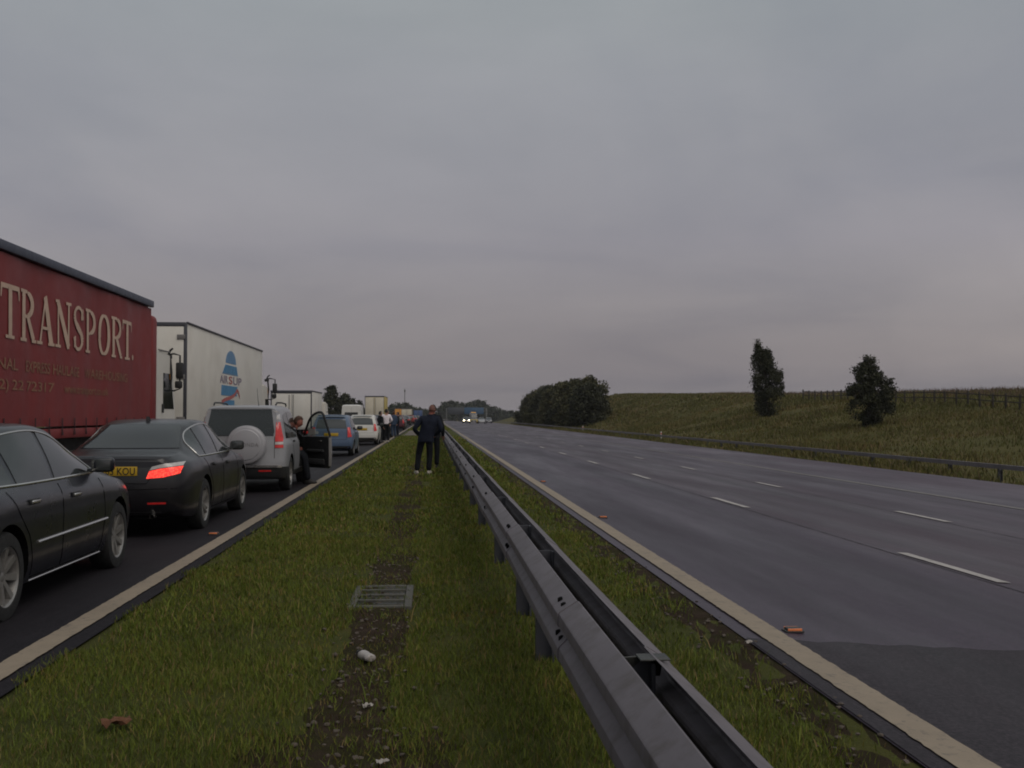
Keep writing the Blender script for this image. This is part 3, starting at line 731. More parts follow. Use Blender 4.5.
# ------------------------------------------------------------------ cars
class Shell:
    pass
def car_shell(spec):
    L = spec['L']; top = mono(spec['top']); belt = mono(spec['belt']); hw = mono(spec['hw']); rw = mono(spec['rw'])
    rear = mono(spec['rear']); front = mono(spec['front']); zb = mono(spec['zb'])
    ys = sorted(set([0, .012, .03, .06, .1, .16] + list(np.linspace(.22, L - .22, 58)) + [L - .16, L - .1, L - .06, L - .03, L - .012, L]))
    side = [(.06, .955), (.16, .98), (.30, .993), (.45, 1.0), (.58, 1.0), (.70, .997), (.78, .99), (.86, .985), (.93, .965), (.975, .945)]
    V, F = [], []
    rows = []
    for y in ys:
        B, T, W, Wr, z0 = belt(y), top(y), hw(y), rw(y), zb(y)
        T = max(T, B + .012); G = T - B; k = sstep(.05, .40, G)
        pts = [(0, z0), (W * .55, z0), (W * .86, z0 + .008), (W * .93, z0 + .03)]
        for t, x in side: pts.append((W * x, z0 + .03 + (B - z0 - .03) * t))
        wr = W * .80 * (1 - k) + Wr * k; w0 = W * .93
        c = min(G * .45, .035 + .045 * k)
        for g in (0.0, .15, .32, .5, .68, .84, .95):
            bul = .018 * k * math.sin(PI * g)
            pts.append((w0 + (wr - w0) * g + bul, B + .004 + (T - c - B - .004) * g))
        for x, z in ((.985, .72), (.95, .48), (.88, .27), (.74, .12), (.5, .05), (.25, .01)): pts.append((wr * x, T - c * z))
        pts.append((0, T))
        row = []
        for x, z in pts + [(-x, z) for x, z in reversed(pts[1:-1])]:
            yy = y + rear(z) * (1 - sstep(0, 1.1, y)) - front(z) * sstep(L - 1.0, L, y)
            row.append(len(V)); V.append((x, yy, z))
        rows.append(row)
    n = len(rows[0])
    for i in range(len(rows) - 1):
        for j in range(n): F.append((rows[i][j], rows[i][(j + 1) % n], rows[i + 1][(j + 1) % n], rows[i + 1][j]))
    for rw_, fl in ((rows[0], False), (rows[-1], True)):
        m_ = n // 2
        for i in range(m_):
            q = [rw_[i], rw_[i + 1], rw_[(n - i - 1) % n], rw_[(n - i) % n]]; q = [a for k_, a in enumerate(q) if a not in q[:k_]]
            F.append(tuple(reversed(q)) if fl else tuple(q))
    # the two ends get a fan so they stay planar
    S = Shell(); S.V, S.F = V, F; S.bvh = BVHTree.FromPolygons([Vector(v) for v in V], [list(f) for f in F]); S.L = L
    return S
def hit(S, d, a, b):
    """d: 'R' right side (y,z), 'L' left side, 'B' rear (x,z), 'F' front (x,z), 'T' top (x,y)"""
    o, v = {'R': ((5, a, b), (-1, 0, 0)), 'L': ((-5, a, b), (1, 0, 0)), 'B': ((a, -5, b), (0, 1, 0)), 'F': ((a, S.L + 5, b), (0, -1, 0)), 'T': ((a, b, 5), (0, 0, -1))}[d]
    h = S.bvh.ray_cast(Vector(o), Vector(v))
    return (h[0], h[1]) if h[0] is not None else (None, None)
def onshell(S, d, a, b, off):
    p_, n_ = hit(S, d, a, b)
    if p_ is None: return None
    v = Vector({'R': (-1, 0, 0), 'L': (1, 0, 0), 'B': (0, 1, 0), 'F': (0, -1, 0), 'T': (0, 0, -1)}[d])
    if n_.dot(v) > 0: n_ = -n_
    return p_ + n_ * off
def resample(poly, step):
    o = []
    for i in range(len(poly)):
        a, b = Vector(poly[i]), Vector(poly[(i + 1) % len(poly)]); n = max(1, int((b - a).length / step))
        for k in range(n): o.append(a + (b - a) * k / n)
    return o
def inside(q, poly):
    c = False; n = len(poly)
    for i in range(n):
        a, b = poly[i], poly[i - 1]
        if (a[1] > q[1]) != (b[1] > q[1]) and q[0] < (b[0] - a[0]) * (q[1] - a[1]) / (b[1] - a[1]) + a[0]: c = not c
    return c
def patch(S, d, poly, off, mb=None, mi=0, step=.06, skirt=.012):
    step = min(step, .045); off = max(off, .006)
    """a polygon in projection laid on the shell, standing off by 'off', with turned-in edges"""
    mb = mb or MB()
    bd = resample([tuple(q) for q in poly], step); pts = list(bd)
    xs = [q[0] for q in poly]; zs = [q[1] for q in poly]
    x = min(xs) + step * .6
    while x < max(xs):
        z = min(zs) + step * .6
        while z < max(zs):
            q = Vector((x, z))
            if inside(q, poly) and min((q - b).length for b in bd) > step * .45: pts.append(q)
            z += step
        x += step
    vo, eo, fo, *_ = delaunay_2d_cdt([Vector((q[0], q[1])) for q in pts], [(i, (i + 1) % len(bd)) for i in range(len(bd))], [], 1, 1e-5)
    V3 = []; ok = []
    for q in vo:
        p_ = onshell(S, d, q[0], q[1], off)
        ok.append(p_ is not None); V3.append(p_ if p_ is not None else Vector((0, 0, 0)))
    F3 = [tuple(f) for f in fo if all(ok[i] for i in f)]
    nb = len(V3); n = len(bd); base = list(V3)
    for i in range(n):
        p_ = onshell(S, d, vo[i][0], vo[i][1], -skirt) if i < len(vo) else None
        base.append(p_ if p_ is not None else V3[i])
    for i in range(n):
        j = (i + 1) % n
        if ok[i] and ok[j]: F3.append((i, j, nb + j, nb + i))
    mb.add(base, F3, mi); return mb
def line_on(S, d, pts, rad, mb, off=0.0, step=.06, closed=False, n=6):
    q = []
    m_ = len(pts)
    for i in range(m_ if closed else m_ - 1):
        a, b = Vector(pts[i]), Vector(pts[(i + 1) % m_]); k = max(1, int((b - a).length / step))
        for s in range(k): q.append(a + (b - a) * s / k)
    if not closed: q.append(Vector(pts[-1]))
    P = [onshell(S, d, a[0], a[1], off) for a in q]; P = [a for a in P if a is not None]
    if len(P) > 2: mb.tube(P, rad, n, closed=closed)
    return mb
def smooth_poly(pts, n=6):
    """Catmull-Rom through an open list"""
    o = []; P = [Vector(a) for a in pts]
    for i in range(len(P) - 1):
        p0, p1, p2, p3 = P[max(i - 1, 0)], P[i], P[i + 1], P[min(i + 2, len(P) - 1)]
        for k in range(n):
            t = k / n; o.append(.5 * ((2 * p1) + (-p0 + p2) * t + (2 * p0 - 5 * p1 + 4 * p2 - p3) * t * t + (-p0 + 3 * p1 - 3 * p2 + p3) * t ** 3))
    o.append(P[-1]); return [tuple(a) for a in o]
def clip_y(poly, y0, y1, lean=0.0, zref=1.0):
    """clip a (y,z) polygon between two leaning verticals"""
    def cut(pl, f):
        o = []
        for i in range(len(pl)):
            a, b = pl[i], pl[(i + 1) % len(pl)]; fa, fb = f(a), f(b)
            if fa >= 0: o.append(a)
            if fa * fb < 0: t = fa / (fa - fb); o.append((a[0] + (b[0] - a[0]) * t, a[1] + (b[1] - a[1]) * t))
        return o
    pl = cut(poly, lambda q: q[0] - (y0 + lean * (q[1] - zref))); return cut(pl, lambda q: (y1 + lean * (q[1] - zref)) - q[0])
def boolean_cut(mb_body, cutters, mats):
    me = mb_body.mesh('tmp_body', mats, 0); o = bpy.data.objects.new('tmp_body', me); COL.objects.link(o)
    cobs = []
    for cb in cutters:
        cm = cb.mesh('tmp_cut', mats, 0); co = bpy.data.objects.new('tmp_cut', cm); COL.objects.link(co); cobs.append(co)
        md = o.modifiers.new('b', 'BOOLEAN'); md.object = co; md.operation = 'DIFFERENCE'; md.solver = 'EXACT'
        md.material_mode = 'INDEX'
    dg = bpy.context.evaluated_depsgraph_get(); r = bpy.data.meshes.new_from_object(o.evaluated_get(dg))
    for q in cobs + [o]: bpy.data.objects.remove(q)
    r.polygons.foreach_set('use_smooth', [True] * len(r.polygons)); r.set_sharp_from_angle(angle=R(32)); r.update()
    return r

def tyre_mesh(r, w):
    mb = MB(); h = w / 2
    mb.lathe([(-h * .8, r * .62), (-h * .98, r * .68), (-h, r * .80), (-h * .93, r * .93), (-h * .72, r * .985), (-h * .3, r), (h * .3, r), (h * .72, r * .985), (h * .93, r * .93), (h, r * .80), (h * .98, r * .68), (h * .8, r * .62), (-h * .8, r * .62)], 40, 'X')
    return mb.mesh('wheel', 'tyre', 40)
def rim_mesh(r, w, spokes, style):
    mb = MB(); h = w / 2; rr = r * .665
    mb.lathe([(h * .9, rr), (h * .93, rr * .98), (h * .8, rr * .92), (h * .1, rr * .86), (-h * .6, rr * .86)], 40, 'X')
    mb.lathe([(h * .2, rr * .86), (h * .19, .001)], 24, 'X', mi=1)
    mb.lathe([(h * .62, .001), (h * .62, rr * .13), (h * .52, rr * .22), (h * .2, rr * .24)], 16, 'X')
    for k in range(spokes):
        q = 2 * PI * k / spokes
        subs = (-.13, .13) if style == 'double' else (0,)
        for sft in subs:
            a = q + sft; b = q + sft * 1.15
            wi, wo = (rr * .055, rr * .05) if style == 'double' else (rr * .085, rr * .115)
            p0 = Vector((0, math.cos(a), math.sin(a))) * rr * .16; p1 = Vector((0, math.cos(b), math.sin(b))) * rr * .93
            t = Vector((0, -math.sin(q), math.cos(q)))
            V = []
            for p_, ww, hx, hx2 in ((p0, wi, h * .6, h * .3), (p1, wo, h * .84, h * .45)):
                V += [p_ - t * ww + Vector((hx, 0, 0)), p_ + t * ww + Vector((hx, 0, 0)), p_ + t * ww * 1.2 + Vector((hx2, 0, 0)), p_ - t * ww * 1.2 + Vector((hx2, 0, 0))]
            mb.add(V, [(0, 1, 5, 4), (1, 2, 6, 5), (2, 3, 7, 6), (3, 0, 4, 7), (0, 3, 2, 1), (4, 5, 6, 7)])
    return mb.mesh('rim', ['rim', 'void'], 30)

def build_car(spec, name):
    S = car_shell(spec); root = empty(name); L = S.L
    body = MB(); body.add(S.V, S.F)
    clad = spec.get('clad')
    mats = [spec['paint'], 'void', 'plastic']
    if clad:
        for i, f in enumerate(body.f):
            zz = sum(body.v[j][2] for j in f) / len(f); yy = sum(body.v[j][1] for j in f) / len(f)
            if zz < clad(yy): body.m[i] = 2
    cuts = []
    wr, tw = spec['wr'], .215
    for wy in spec['wheels']:
        for s in (-1, 1):
            c = MB(); c.lathe([(s * .58, .001), (s * .58, wr + .05), (s * 1.3, wr + .05), (s * 1.3, .001)], 40, 'X', (0, wy, wr), mi=1)
            bm_v = c.v; cuts.append(c)
    for cb in spec.get('cut', []): cuts.append(cb)
    me = boolean_cut(body, cuts, mats)
    link_mesh('body', me, root)
    # wheels
    tm, rm = tyre_mesh(wr, tw), rim_mesh(wr, tw, *spec['rim'])
    hwf = mono(spec['hw'])
    for wy in spec['wheels']:
        for s in (1, -1):
            w = link_mesh('wheel', tm, root, (s * (hwf(wy) - tw / 2 - .012), wy, wr)); w.rotation_euler = (random.uniform(0, 3), 0, 0 if s > 0 else PI)
            link_mesh('rim', rm, w)
    # side glass
    dlo = spec['dlo']; sides = ('R', 'L')
    for d in sides:
        for (y0, y1, lean) in spec['panes']:
            if d in spec.get('no_pane', {}).get((y0, y1), ''): continue
            pl = clip_y(dlo, y0, y1, lean)
            if len(pl) > 2: patch(S, d, pl, .004, step=.07).build('side_window', spec.get('glass', 'glass'), root)
        trim = MB()
        if spec.get('chrome'):
            line_on(S, d, dlo, .011, trim, .004, closed=True)
            trim.build('window_trim', 'chrome', root)
        # dark surround of the glass
        sm = MB()
        for ln in spec['seams']: line_on(S, d, ln, .0055, sm, -.001)
        sm.build('door_seam', 'seam', root)
        for (y, z) in spec['handles']:
            if d in spec.get('no_handle', {}).get((y, z), ''): continue
            p_ = onshell(S, d, y, z, .018); sx = 1 if d == 'R' else -1
            h = MB(); h.box((0, 0, 0), (.022, .17, .024), .008); h.box((-sx * .012, 0, 0), (.02, .19, .045), .006, 1)
            h.build('door_handle', [spec.get('handle_mat', 'chrome'), 'plastic'], root, loc=p_)
        for strip_ in spec.get('strips', []):
            st_ = MB(); (ya, za, yb, zb_, r_) = strip_
            line_on(S, d, [(ya, za), (yb, zb_)], r_, st_, .003); st_.build('side_strip', 'chrome', root)
        my, mz = spec['mirror']
        if d not in spec.get('no_mirror', ''):
            p_ = onshell(S, d, my, mz, 0.0); sx = 1 if d == 'R' else -1
            mm = MB(); bm = bmesh.new(); bmesh.ops.create_cube(bm, size=1)
            bmesh.ops.bevel(bm, geom=list(bm.edges), offset=.3, segments=4, affect='EDGES', profile=.55)
            mm.addbm(bm, 0, Matrix.Translation((sx * .15, 0, .03)) @ Matrix.Rotation(sx * R(12), 4, 'Z') @ Matrix.Diagonal((.205, .12, .14, 1)))
            mm.box((sx * .03, .0, -.02), (.12, .07, .035), .012)
            mo = mm.build('door_mirror', spec.get('mirror_mat', spec['paint']), root, loc=p_)
            g = MB(); g.box((sx * .15, -.066, .03), (.17, .006, .105), .002); g.build('mirror_glass', 'glass_pale', mo)
    # screens
    patch(S, 'B', spec['rear_glass'], .004, step=.07).build('rear_window', spec.get('rear_glass_mat', 'glass'), root)
    patch(S, 'F', spec['windscreen'], .004, step=.09).build('windscreen', 'glass', root)
    for (poly, mn, offs) in spec['rear_lamps']:
        for s in (1, -1):
            patch(S, 'B', [(s * x, z) for x, z in poly], offs, step=.035, skirt=.03).build('tail_light', mn, root)
    for (poly, mn, offs) in spec['front_lamps']:
        for s in (1, -1):
            patch(S, 'F', [(s * x, z) for x, z in poly], offs, step=.04, skirt=.03).build('headlight', mn, root)
    for (poly, mn, nm, d, offs) in spec.get('extras', []):
        patch(S, d, poly, offs, step=.06, skirt=.02).build(nm, mn, root)
    sm = MB()
    for ln in spec.get('rear_seams', []): line_on(S, 'B', ln, .005, sm, -.001)
    if sm.v: sm.build('boot_seam', 'seam', root)
    # underside: axle beam and floor stay dark inside the shell; number plates
    px, pz = spec['plate']
    for d, mn in (('B', 'plate_yellow'), ('F', 'plate_white')):
        z_ = pz if d == 'B' else .50
        p_ = onshell(S, d, px if d == 'B' else 0, z_, .016)
        pm = MB(); pm.box((0, 0, 0), (.52, .012, .112), .004); po = pm.build('number_plate', mn, root, loc=p_)
        if d == 'B' and spec.get('plate_text'):
            vv, ff = text_mesh(spec['plate_text'], .125, space=1.02, bold=.0015); xs = [v.x for v in vv]; cx = (min(xs) + max(xs)) / 2; sc_ = .47 / (max(xs) - min(xs))
            tm_ = MB(); tm_.add([((v.x - cx) * sc_, -.0085, (v.y - .044) * 1.0) for v in vv], ff); tm_.build('lettering', 'plate_black', po, 0)
    root['L'] = L
    return root, S
def recolor(root, frm, to):
    for o in [root] + list(root.children_recursive):
        for sl in o.material_slots:
            if sl.material and sl.material.name == frm: sl.link = 'OBJECT'; sl.material = M[to]

ZB = [(0, .30), (.3, .22), (.8, .19), (3.6, .19), (4.2, .21), (5.5, .24)]
sed_top = [(0, .985), (.06, 1.0), (.40, 1.025), (.72, 1.05), (.95, 1.145), (1.25, 1.285), (1.6, 1.40), (2.0, 1.452), (2.4, 1.462), (2.75, 1.43), (3.1, 1.30), (3.48, 1.085), (3.7, 1.01), (4.2, .94), (4.6, .83), (4.8, .70), (4.85, .62)]
dlo_sed = smooth_poly([(1.05, 1.02), (1.09, 1.13), (1.27, 1.255), (1.6, 1.345), (2.0, 1.385), (2.4, 1.385), (2.75, 1.33), (3.05, 1.20), (3.34, 1.015)], 4) + [(3.36, .988), (2.4, .985), (1.5, .985), (1.08, .988)]
SED = dict(L=4.85, paint='paint_blueblack', wr=.335, wheels=(1.13, 3.86), rim=(8, 'single'),
    top=sed_top, belt=[(0, .90), (.5, .93), (1.5, .945), (3.4, .925), (4.2, .86), (4.65, .74), (4.85, .55)],
    hw=[(0, .70), (.05, .78), (.16, .85), (.5, .905), (1.1, .925), (3.8, .925), (4.3, .885), (4.6, .80), (4.78, .67), (4.85, .52)],
    rw=[(0, .60), (1.2, .575), (2.0, .605), (2.8, .60), (3.5, .66), (4.85, .6)],
    rear=[(.15, .12), (.32, .035), (.5, 0), (.66, .005), (.85, .035), (1.05, .06), (1.5, .06)], front=[(.15, .12), (.35, .02), (.5, 0), (.7, .05), (.9, .12), (1.5, .12)], zb=ZB,
    dlo=dlo_sed, panes=[(.8, 1.40, .42), (1.475, 2.17, .42), (2.26, 3.5, .42)], chrome=True,
    seams=[[(2.28, .95), (2.24, .6), (2.26, .27)], [(3.36, .93), (3.38, .6), (3.30, .27)], [(1.20, .95), (1.35, .75), (1.50, .60), (1.58, .42), (1.60, .28)], [(1.6, .265), (2.4, .262), (3.3, .265)]],
    handles=[(1.62, .845), (2.58, .835)], strips=[(1.66, .53, 3.43, .545, .013), (1.62, .235, 3.38, .235, .008)], mirror=(3.27, 1.03),
    rear_glass=[(-.60, 1.075), (-.52, 1.22), (-.46, 1.365), (.46, 1.365), (.52, 1.22), (.60, 1.075)], windscreen=[(-.72, 1.09), (-.52, 1.38), (.52, 1.38), (.72, 1.09)],
    rear_lamps=[([(.42, .78), (.78, .76), (.80, .90), (.44, .92)], 'lamp_red', .006)], front_lamps=[([(.35, .62), (.68, .62), (.72, .74), (.40, .72)], 'lamp_clear', .006)],
    plate=(0, .78), rear_seams=[[(-.62, .98), (-.40, .70), (.40, .70), (.62, .98)]])
saloon, _ = build_car(SED, 'saloon_car')
tag(saloon, 'near blue black saloon with chrome window trim, cropped by the left edge', 'car', 'cars queuing in the outside lane')
saloon.location = (-4.0, 6.87, gz(-4, 9) + .012)

s2_top = [(0, .985), (.05, 1.02), (.40, 1.045), (.66, 1.07), (.90, 1.17), (1.2, 1.31), (1.55, 1.42), (2.0, 1.468), (2.4, 1.468), (2.75, 1.42), (3.1, 1.28), (3.45, 1.07), (3.7, 1.0), (4.2, .93), (4.6, .82), (4.8, .68), (4.85, .60)]
dlo2 = smooth_poly([(1.02, 1.0), (1.06, 1.14), (1.28, 1.28), (1.6, 1.355), (2.0, 1.392), (2.4, 1.385), (2.75, 1.315), (3.05, 1.17), (3.30, 1.02)], 4) + [(3.32, .99), (2.4, .98), (1.4, .975), (1.05, .975)]
SED2 = dict(SED, paint='paint_charcoal', rim=(5, 'double'), top=s2_top, dlo=dlo2, wheels=(1.10, 3.88), wr=.345, strips=[], handle_mat='paint_charcoal', mirror_mat='plastic',
    panes=[(.9, 1.36, .42), (1.43, 2.10, .42), (2.19, 3.5, .42)],
    rear_glass=[(-.63, 1.09), (-.56, 1.24), (-.50, 1.385), (.50, 1.385), (.56, 1.24), (.63, 1.09)],
    rear_lamps=[([(.42, .74), (.62, .755), (.80, .80), (.815, .885), (.58, .86), (.45, .83)], 'brake_lit', .008), ([(.455, .842), (.58, .868), (.81, .893), (.81, .935), (.60, .915), (.48, .885)], 'lamp_clear', .008),
                ([(.44, .425), (.66, .43), (.66, .452), (.44, .447)], 'lamp_red', .006)],
    extras=[([(-.62, .25), (-.6, .33), (.6, .33), (.62, .25)], 'plastic', 'bumper_valance', 'B', .006)],
    plate=(.05, .83), plate_text='FX03 KOU', rear_seams=[[(-.66, 1.0), (-.42, .68), (.42, .68), (.66, 1.0)], [(-.78, .62), (0, .60), (.78, .62)]])
m, nt, p = new_mat('brake_lit'); M['brake_lit'] = m
v_ = nnode(nt, 'ShaderNodeTexVoronoi'); v_.inputs['Scale'].default_value = 48
tc = nnode(nt, 'ShaderNodeTexCoord'); nt.links.new(tc.outputs['Object'], v_.inputs['Vector'])
p.inputs['Base Color'].default_value = (.35, .01, .01, 1); p.inputs['Roughness'].default_value = .25
nt.links.new(ramp(nt, v_.outputs['Distance'], [(0.0, (.95, .14, .07)), (.32, (.8, .05, .03)), (.7, (.55, .02, .016))]), p.inputs['Emission Color'])
p.inputs['Emission Strength'].default_value = 1.0
exec_car, S2 = build_car(SED2, 'saloon_car')
tag(exec_car, 'charcoal saloon with its brake lights lit and a yellow rear plate', 'car', 'cars queuing in the outside lane')
exec_car.location = (-3.9, 13.2, gz(-3.9, 15) + .012)
mb = MB(); mb.prism([(0, 0), (.17, 0), (.05, .075), (.02, .075)], -.018, .018, 'X'); mb.build('roof_aerial', 'plastic', exec_car, loc=onshell(S2, 'T', -.0, 1.62, -.004))
for s in (-1, 1):
    mb = MB(); mb.lathe([(-.12, .028), (.10, .028), (.10, .024), (-.1, .024)], 14, 'Y'); mb.build('exhaust', 'chrome', exec_car, loc=(s * .5, .09, .28))

# SUV with its driver's door open
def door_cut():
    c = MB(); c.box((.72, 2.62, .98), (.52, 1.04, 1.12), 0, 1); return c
dlo_suv = smooth_poly([(.42, 1.10), (.50, 1.32), (.66, 1.50), (1.1, 1.565), (1.7, 1.58), (2.2, 1.55), (2.6, 1.43), (2.9, 1.22), (3.05, 1.10)], 4) + [(3.05, 1.07), (1.8, 1.055), (.45, 1.06)]
SUVs = dict(L=4.3, paint='paint_silver', wr=.35, wheels=(.80, 3.42), rim=(5, 'single'),
    top=[(0, 1.665), (.04, 1.685), (.12, 1.698), (.5, 1.712), (1.3, 1.72), (2.0, 1.70), (2.5, 1.605), (2.9, 1.38), (3.2, 1.14), (3.4, 1.09), (3.9, 1.01), (4.15, .90), (4.3, .74)],
    belt=[(0, 1.04), (2.0, 1.045), (3.2, 1.03), (3.9, .94), (4.15, .82), (4.3, .62)],
    hw=[(0, .76), (.03, .81), (.10, .855), (.3, .88), (.8, .89), (3.4, .89), (3.9, .86), (4.15, .77), (4.3, .58)],
    rw=[(0, .66), (.4, .675), (2.0, .67), (2.6, .66), (3.2, .68), (4.3, .6)],
    rear=[(.15, .12), (.35, .03), (.55, 0), (.72, .03), (.95, .05), (1.1, .065), (1.4, .13), (1.62, .19), (1.75, .20)], front=[(.15, .1), (.35, .02), (.5, 0), (.8, .04), (1.1, .15), (1.75, .15)], zb=[(0, .27), (.4, .25), (3.6, .25), (4.3, .30)],
    clad=lambda y: .50 if (y < .42 or y > 3.85) else .40, dlo=dlo_suv, panes=[(.4, 1.0, .25), (1.07, 1.98, .25), (2.06, 3.2, .25)], no_pane={(2.06, 3.2): 'R'},
    seams=[[(2.06, 1.04), (2.04, .7), (2.04, .36)], [(1.05, 1.04), (1.12, .8), (1.22, .6), (1.24, .38)]], handles=[(1.28, .98), (2.2, .97)], no_handle={(2.2, .97): 'R'}, handle_mat='plastic', no_mirror='R', mirror=(2.85, 1.07), mirror_mat='paint_silver',
    rear_glass=[(-.63, 1.11), (-.645, 1.2), (-.575, 1.63), (.575, 1.63), (.645, 1.2), (.63, 1.11)], rear_glass_mat='glass', windscreen=[(-.72, 1.14), (-.56, 1.60), (.56, 1.60), (.72, 1.14)],
    rear_lamps=[([(.685, 1.42), (.655, 1.56), (.60, 1.61), (.66, 1.60), (.70, 1.54), (.73, 1.42)], 'lamp_clear', .007), ([(.665, 1.06), (.675, 1.38), (.735, 1.38), (.80, 1.06), (.80, 1.0), (.665, 1.0)], 'lamp_red', .010),
                ([(.665, .945), (.665, .992), (.805, .992), (.81, .945)], 'lamp_clear', .008), ([(.665, .88), (.665, .938), (.81, .938), (.815, .88)], 'lamp_red', .010), ([(.36, .425), (.60, .425), (.60, .455), (.36, .455)], 'lamp_red', .008)],
    front_lamps=[([(.45, .72), (.72, .72), (.74, .86), (.5, .84)], 'lamp_clear', .006)],
    extras=[([(-.80, .505), (-.79, .545), (.79, .545), (.80, .505)], 'chrome', 'bumper_step', 'B', .02)],
    plate=(-.42, .72), rear_seams=[[(.655, 1.1), (.655, .68)], [(-.655, 1.1), (-.655, .68)]], cut=[door_cut()])
suv, S3 = build_car(SUVs, 'suv_car')
tag(suv, 'silver off-roader with a rear mounted spare wheel and open driver door', 'car', 'cars queuing in the outside lane')
suv.location = (-3.67, 20.58, gz(-3.7, 22) + .012)
cov = MB(); cov.lathe([(.24, .30), (.24, .36), (.18, .372), (.03, .372), (-.01, .36), (-.03, .325), (-.032, .30), (-.045, .285), (-.06, .20), (-.065, .08), (-.065, .001)], 44, 'Y')
sp_ = cov.build('spare_wheel_cover', 'cover_silver', suv, 30, loc=(.14, -.15, .945))
mb = MB(); mb.box((0, .25, 0), (.12, .16, .12), .02); mb.build('carrier', 'plastic', sp_)
vv, ff = text_mesh('HONDA', .095, space=1.15); xs = [v.x for v in vv]; cx = (min(xs) + max(xs)) / 2
mb = MB(); mb.add([(v.x - cx + .06, -.067, v.y - .03) for v in vv], ff); mb.build('lettering', 'frame_grey', sp_, 0)
for s in (-1, 1):
    mb = MB(); mb.tube([(s * .60, .55, 1.715), (s * .61, .65, 1.76), (s * .62, 1.2, 1.765), (s * .61, 1.9, 1.75), (s * .60, 2.0, 1.70)], .016, 8); mb.build('roof_rail', 'plastic', suv)
mb = MB(); P0 = onshell(S3, 'T', .3, .35, 0); mb.tube([P0, P0 + Vector((0, -.12, .16)), P0 + Vector((.0, -.2, .34))], [.006, .004, .003], 6); mb.build('aerial', 'plastic', suv)
mb = MB(); mb.tube([(.04, .35, 1.16), (-.10, .27, 1.30), (-.30, .24, 1.345)], .009, 6); mb.build('rear_wiper', 'plastic', suv)
# cabin seen through the open door: seat and sill
mb = MB(); mb.box((.40, 2.45, .72), (.40, .50, .16), .05); mb.box((.40, 2.18, 1.06), (.40, .13, .62), .05, rot=(R(-12), 0, 0)); mb.box((.40, 2.10, 1.45), (.24, .09, .18), .035); mb.build('driver_seat', 'seat_cloth', suv)
def glass_mat():
    m, nt, p = new_mat('clear_glass'); o_ = nt.nodes['Material Output']
    tr = nnode(nt, 'ShaderNodeBsdfTransparent'); tr.inputs[0].default_value = (.62, .68, .66, 1); gl = nnode(nt, 'ShaderNodeBsdfGlossy'); gl.inputs['Roughness'].default_value = .05
    mx = nnode(nt, 'ShaderNodeMixShader')
    mx.inputs[0].default_value = .14; nt.links.new(tr.outputs[0], mx.inputs[1]); nt.links.new(gl.outputs[0], mx.inputs[2]); nt.links.new(mx.outputs[0], o_.inputs[0])
    M['clear_glass'] = m
glass_mat()
def suv_door():
    """door built in its own frame: hinge at origin, runs along -y when shut; +x is outside"""
    d = MB()
    outl = smooth_poly([(0, .40), (-.02, .75), (0, 1.05)], 3) + [(-.98, 1.055), (-1.0, .7), (-.98, .40), (-.9, .36), (-.1, .36)]
    d.prism(outl, -.012, .0, 'X', 0)
    inner = [(y * .985 - .007, z * .98 + .012) for y, z in outl]; d.prism(inner, -.085, -.013, 'X', 1)
    o = d.build('driver_door', ['paint_silver', 'plastic'], suv, 0); o['label'] = 'front door standing open'
    o.location = (.885, 3.12, 0); o.rotation_euler = (0, 0, R(41))
    fr = MB(); arc = smooth_poly([(-.02, 1.07), (-.22, 1.26), (-.45, 1.45), (-.70, 1.555), (-.90, 1.575), (-.97, 1.52)], 5) + [(-1.0, 1.06)]
    fx = lambda z: -.045 - .20 * max(0, z - 1.05) / .53 * .9
    fr.tube([(fx(z), y, z) for y, z in arc], .026, 8); fr.build('window_frame', 'plastic', o)
    g = MB(); pts = [(fx(z), y, z) for y, z in arc]; n = len(pts); base = [(fx(1.06), -.04 - (.94) * i / (n - 1), 1.06) for i in range(n)]
    g.add(pts + base, [(i, i + 1, n + i + 1, n + i) for i in range(n - 1)]); g.build('window_pane', 'clear_glass', o, 0)
    t = MB(); t.box((-.105, -.52, .74), (.05, .60, .06), .02); t.box((-.10, -.5, .50), (.04, .7, .12), .015); t.box((-.095, -.70, .95), (.02, .10, .03), .006, 1)
    t.build('door_trim', ['seat_cloth', 'chrome'], o)
    e = MB(); e.box((-.05, -1.0, .72), (.07, .012, .62), .003); e.build('door_edge', 'frame_grey', o)
    mr_ = MB(); bm = bmesh.new(); bmesh.ops.create_cube(bm, size=1); bmesh.ops.bevel(bm, geom=list(bm.edges), offset=.3, segments=4, affect='EDGES')
    mr_.addbm(bm, 0, Matrix.Translation((.13, -.12, 1.12)) @ Matrix.Diagonal((.22, .13, .16, 1))); mr_.box((.03, -.1, 1.08), (.10, .06, .04), .01); mr_.build('door_mirror', 'paint_silver', o)
    st = MB(); st.box((fx(1.16) - .03, -.40, 1.15), (.004, .26, .13), 0); st.build('paper_sticker', 'paper', o, 0)
suv_door()

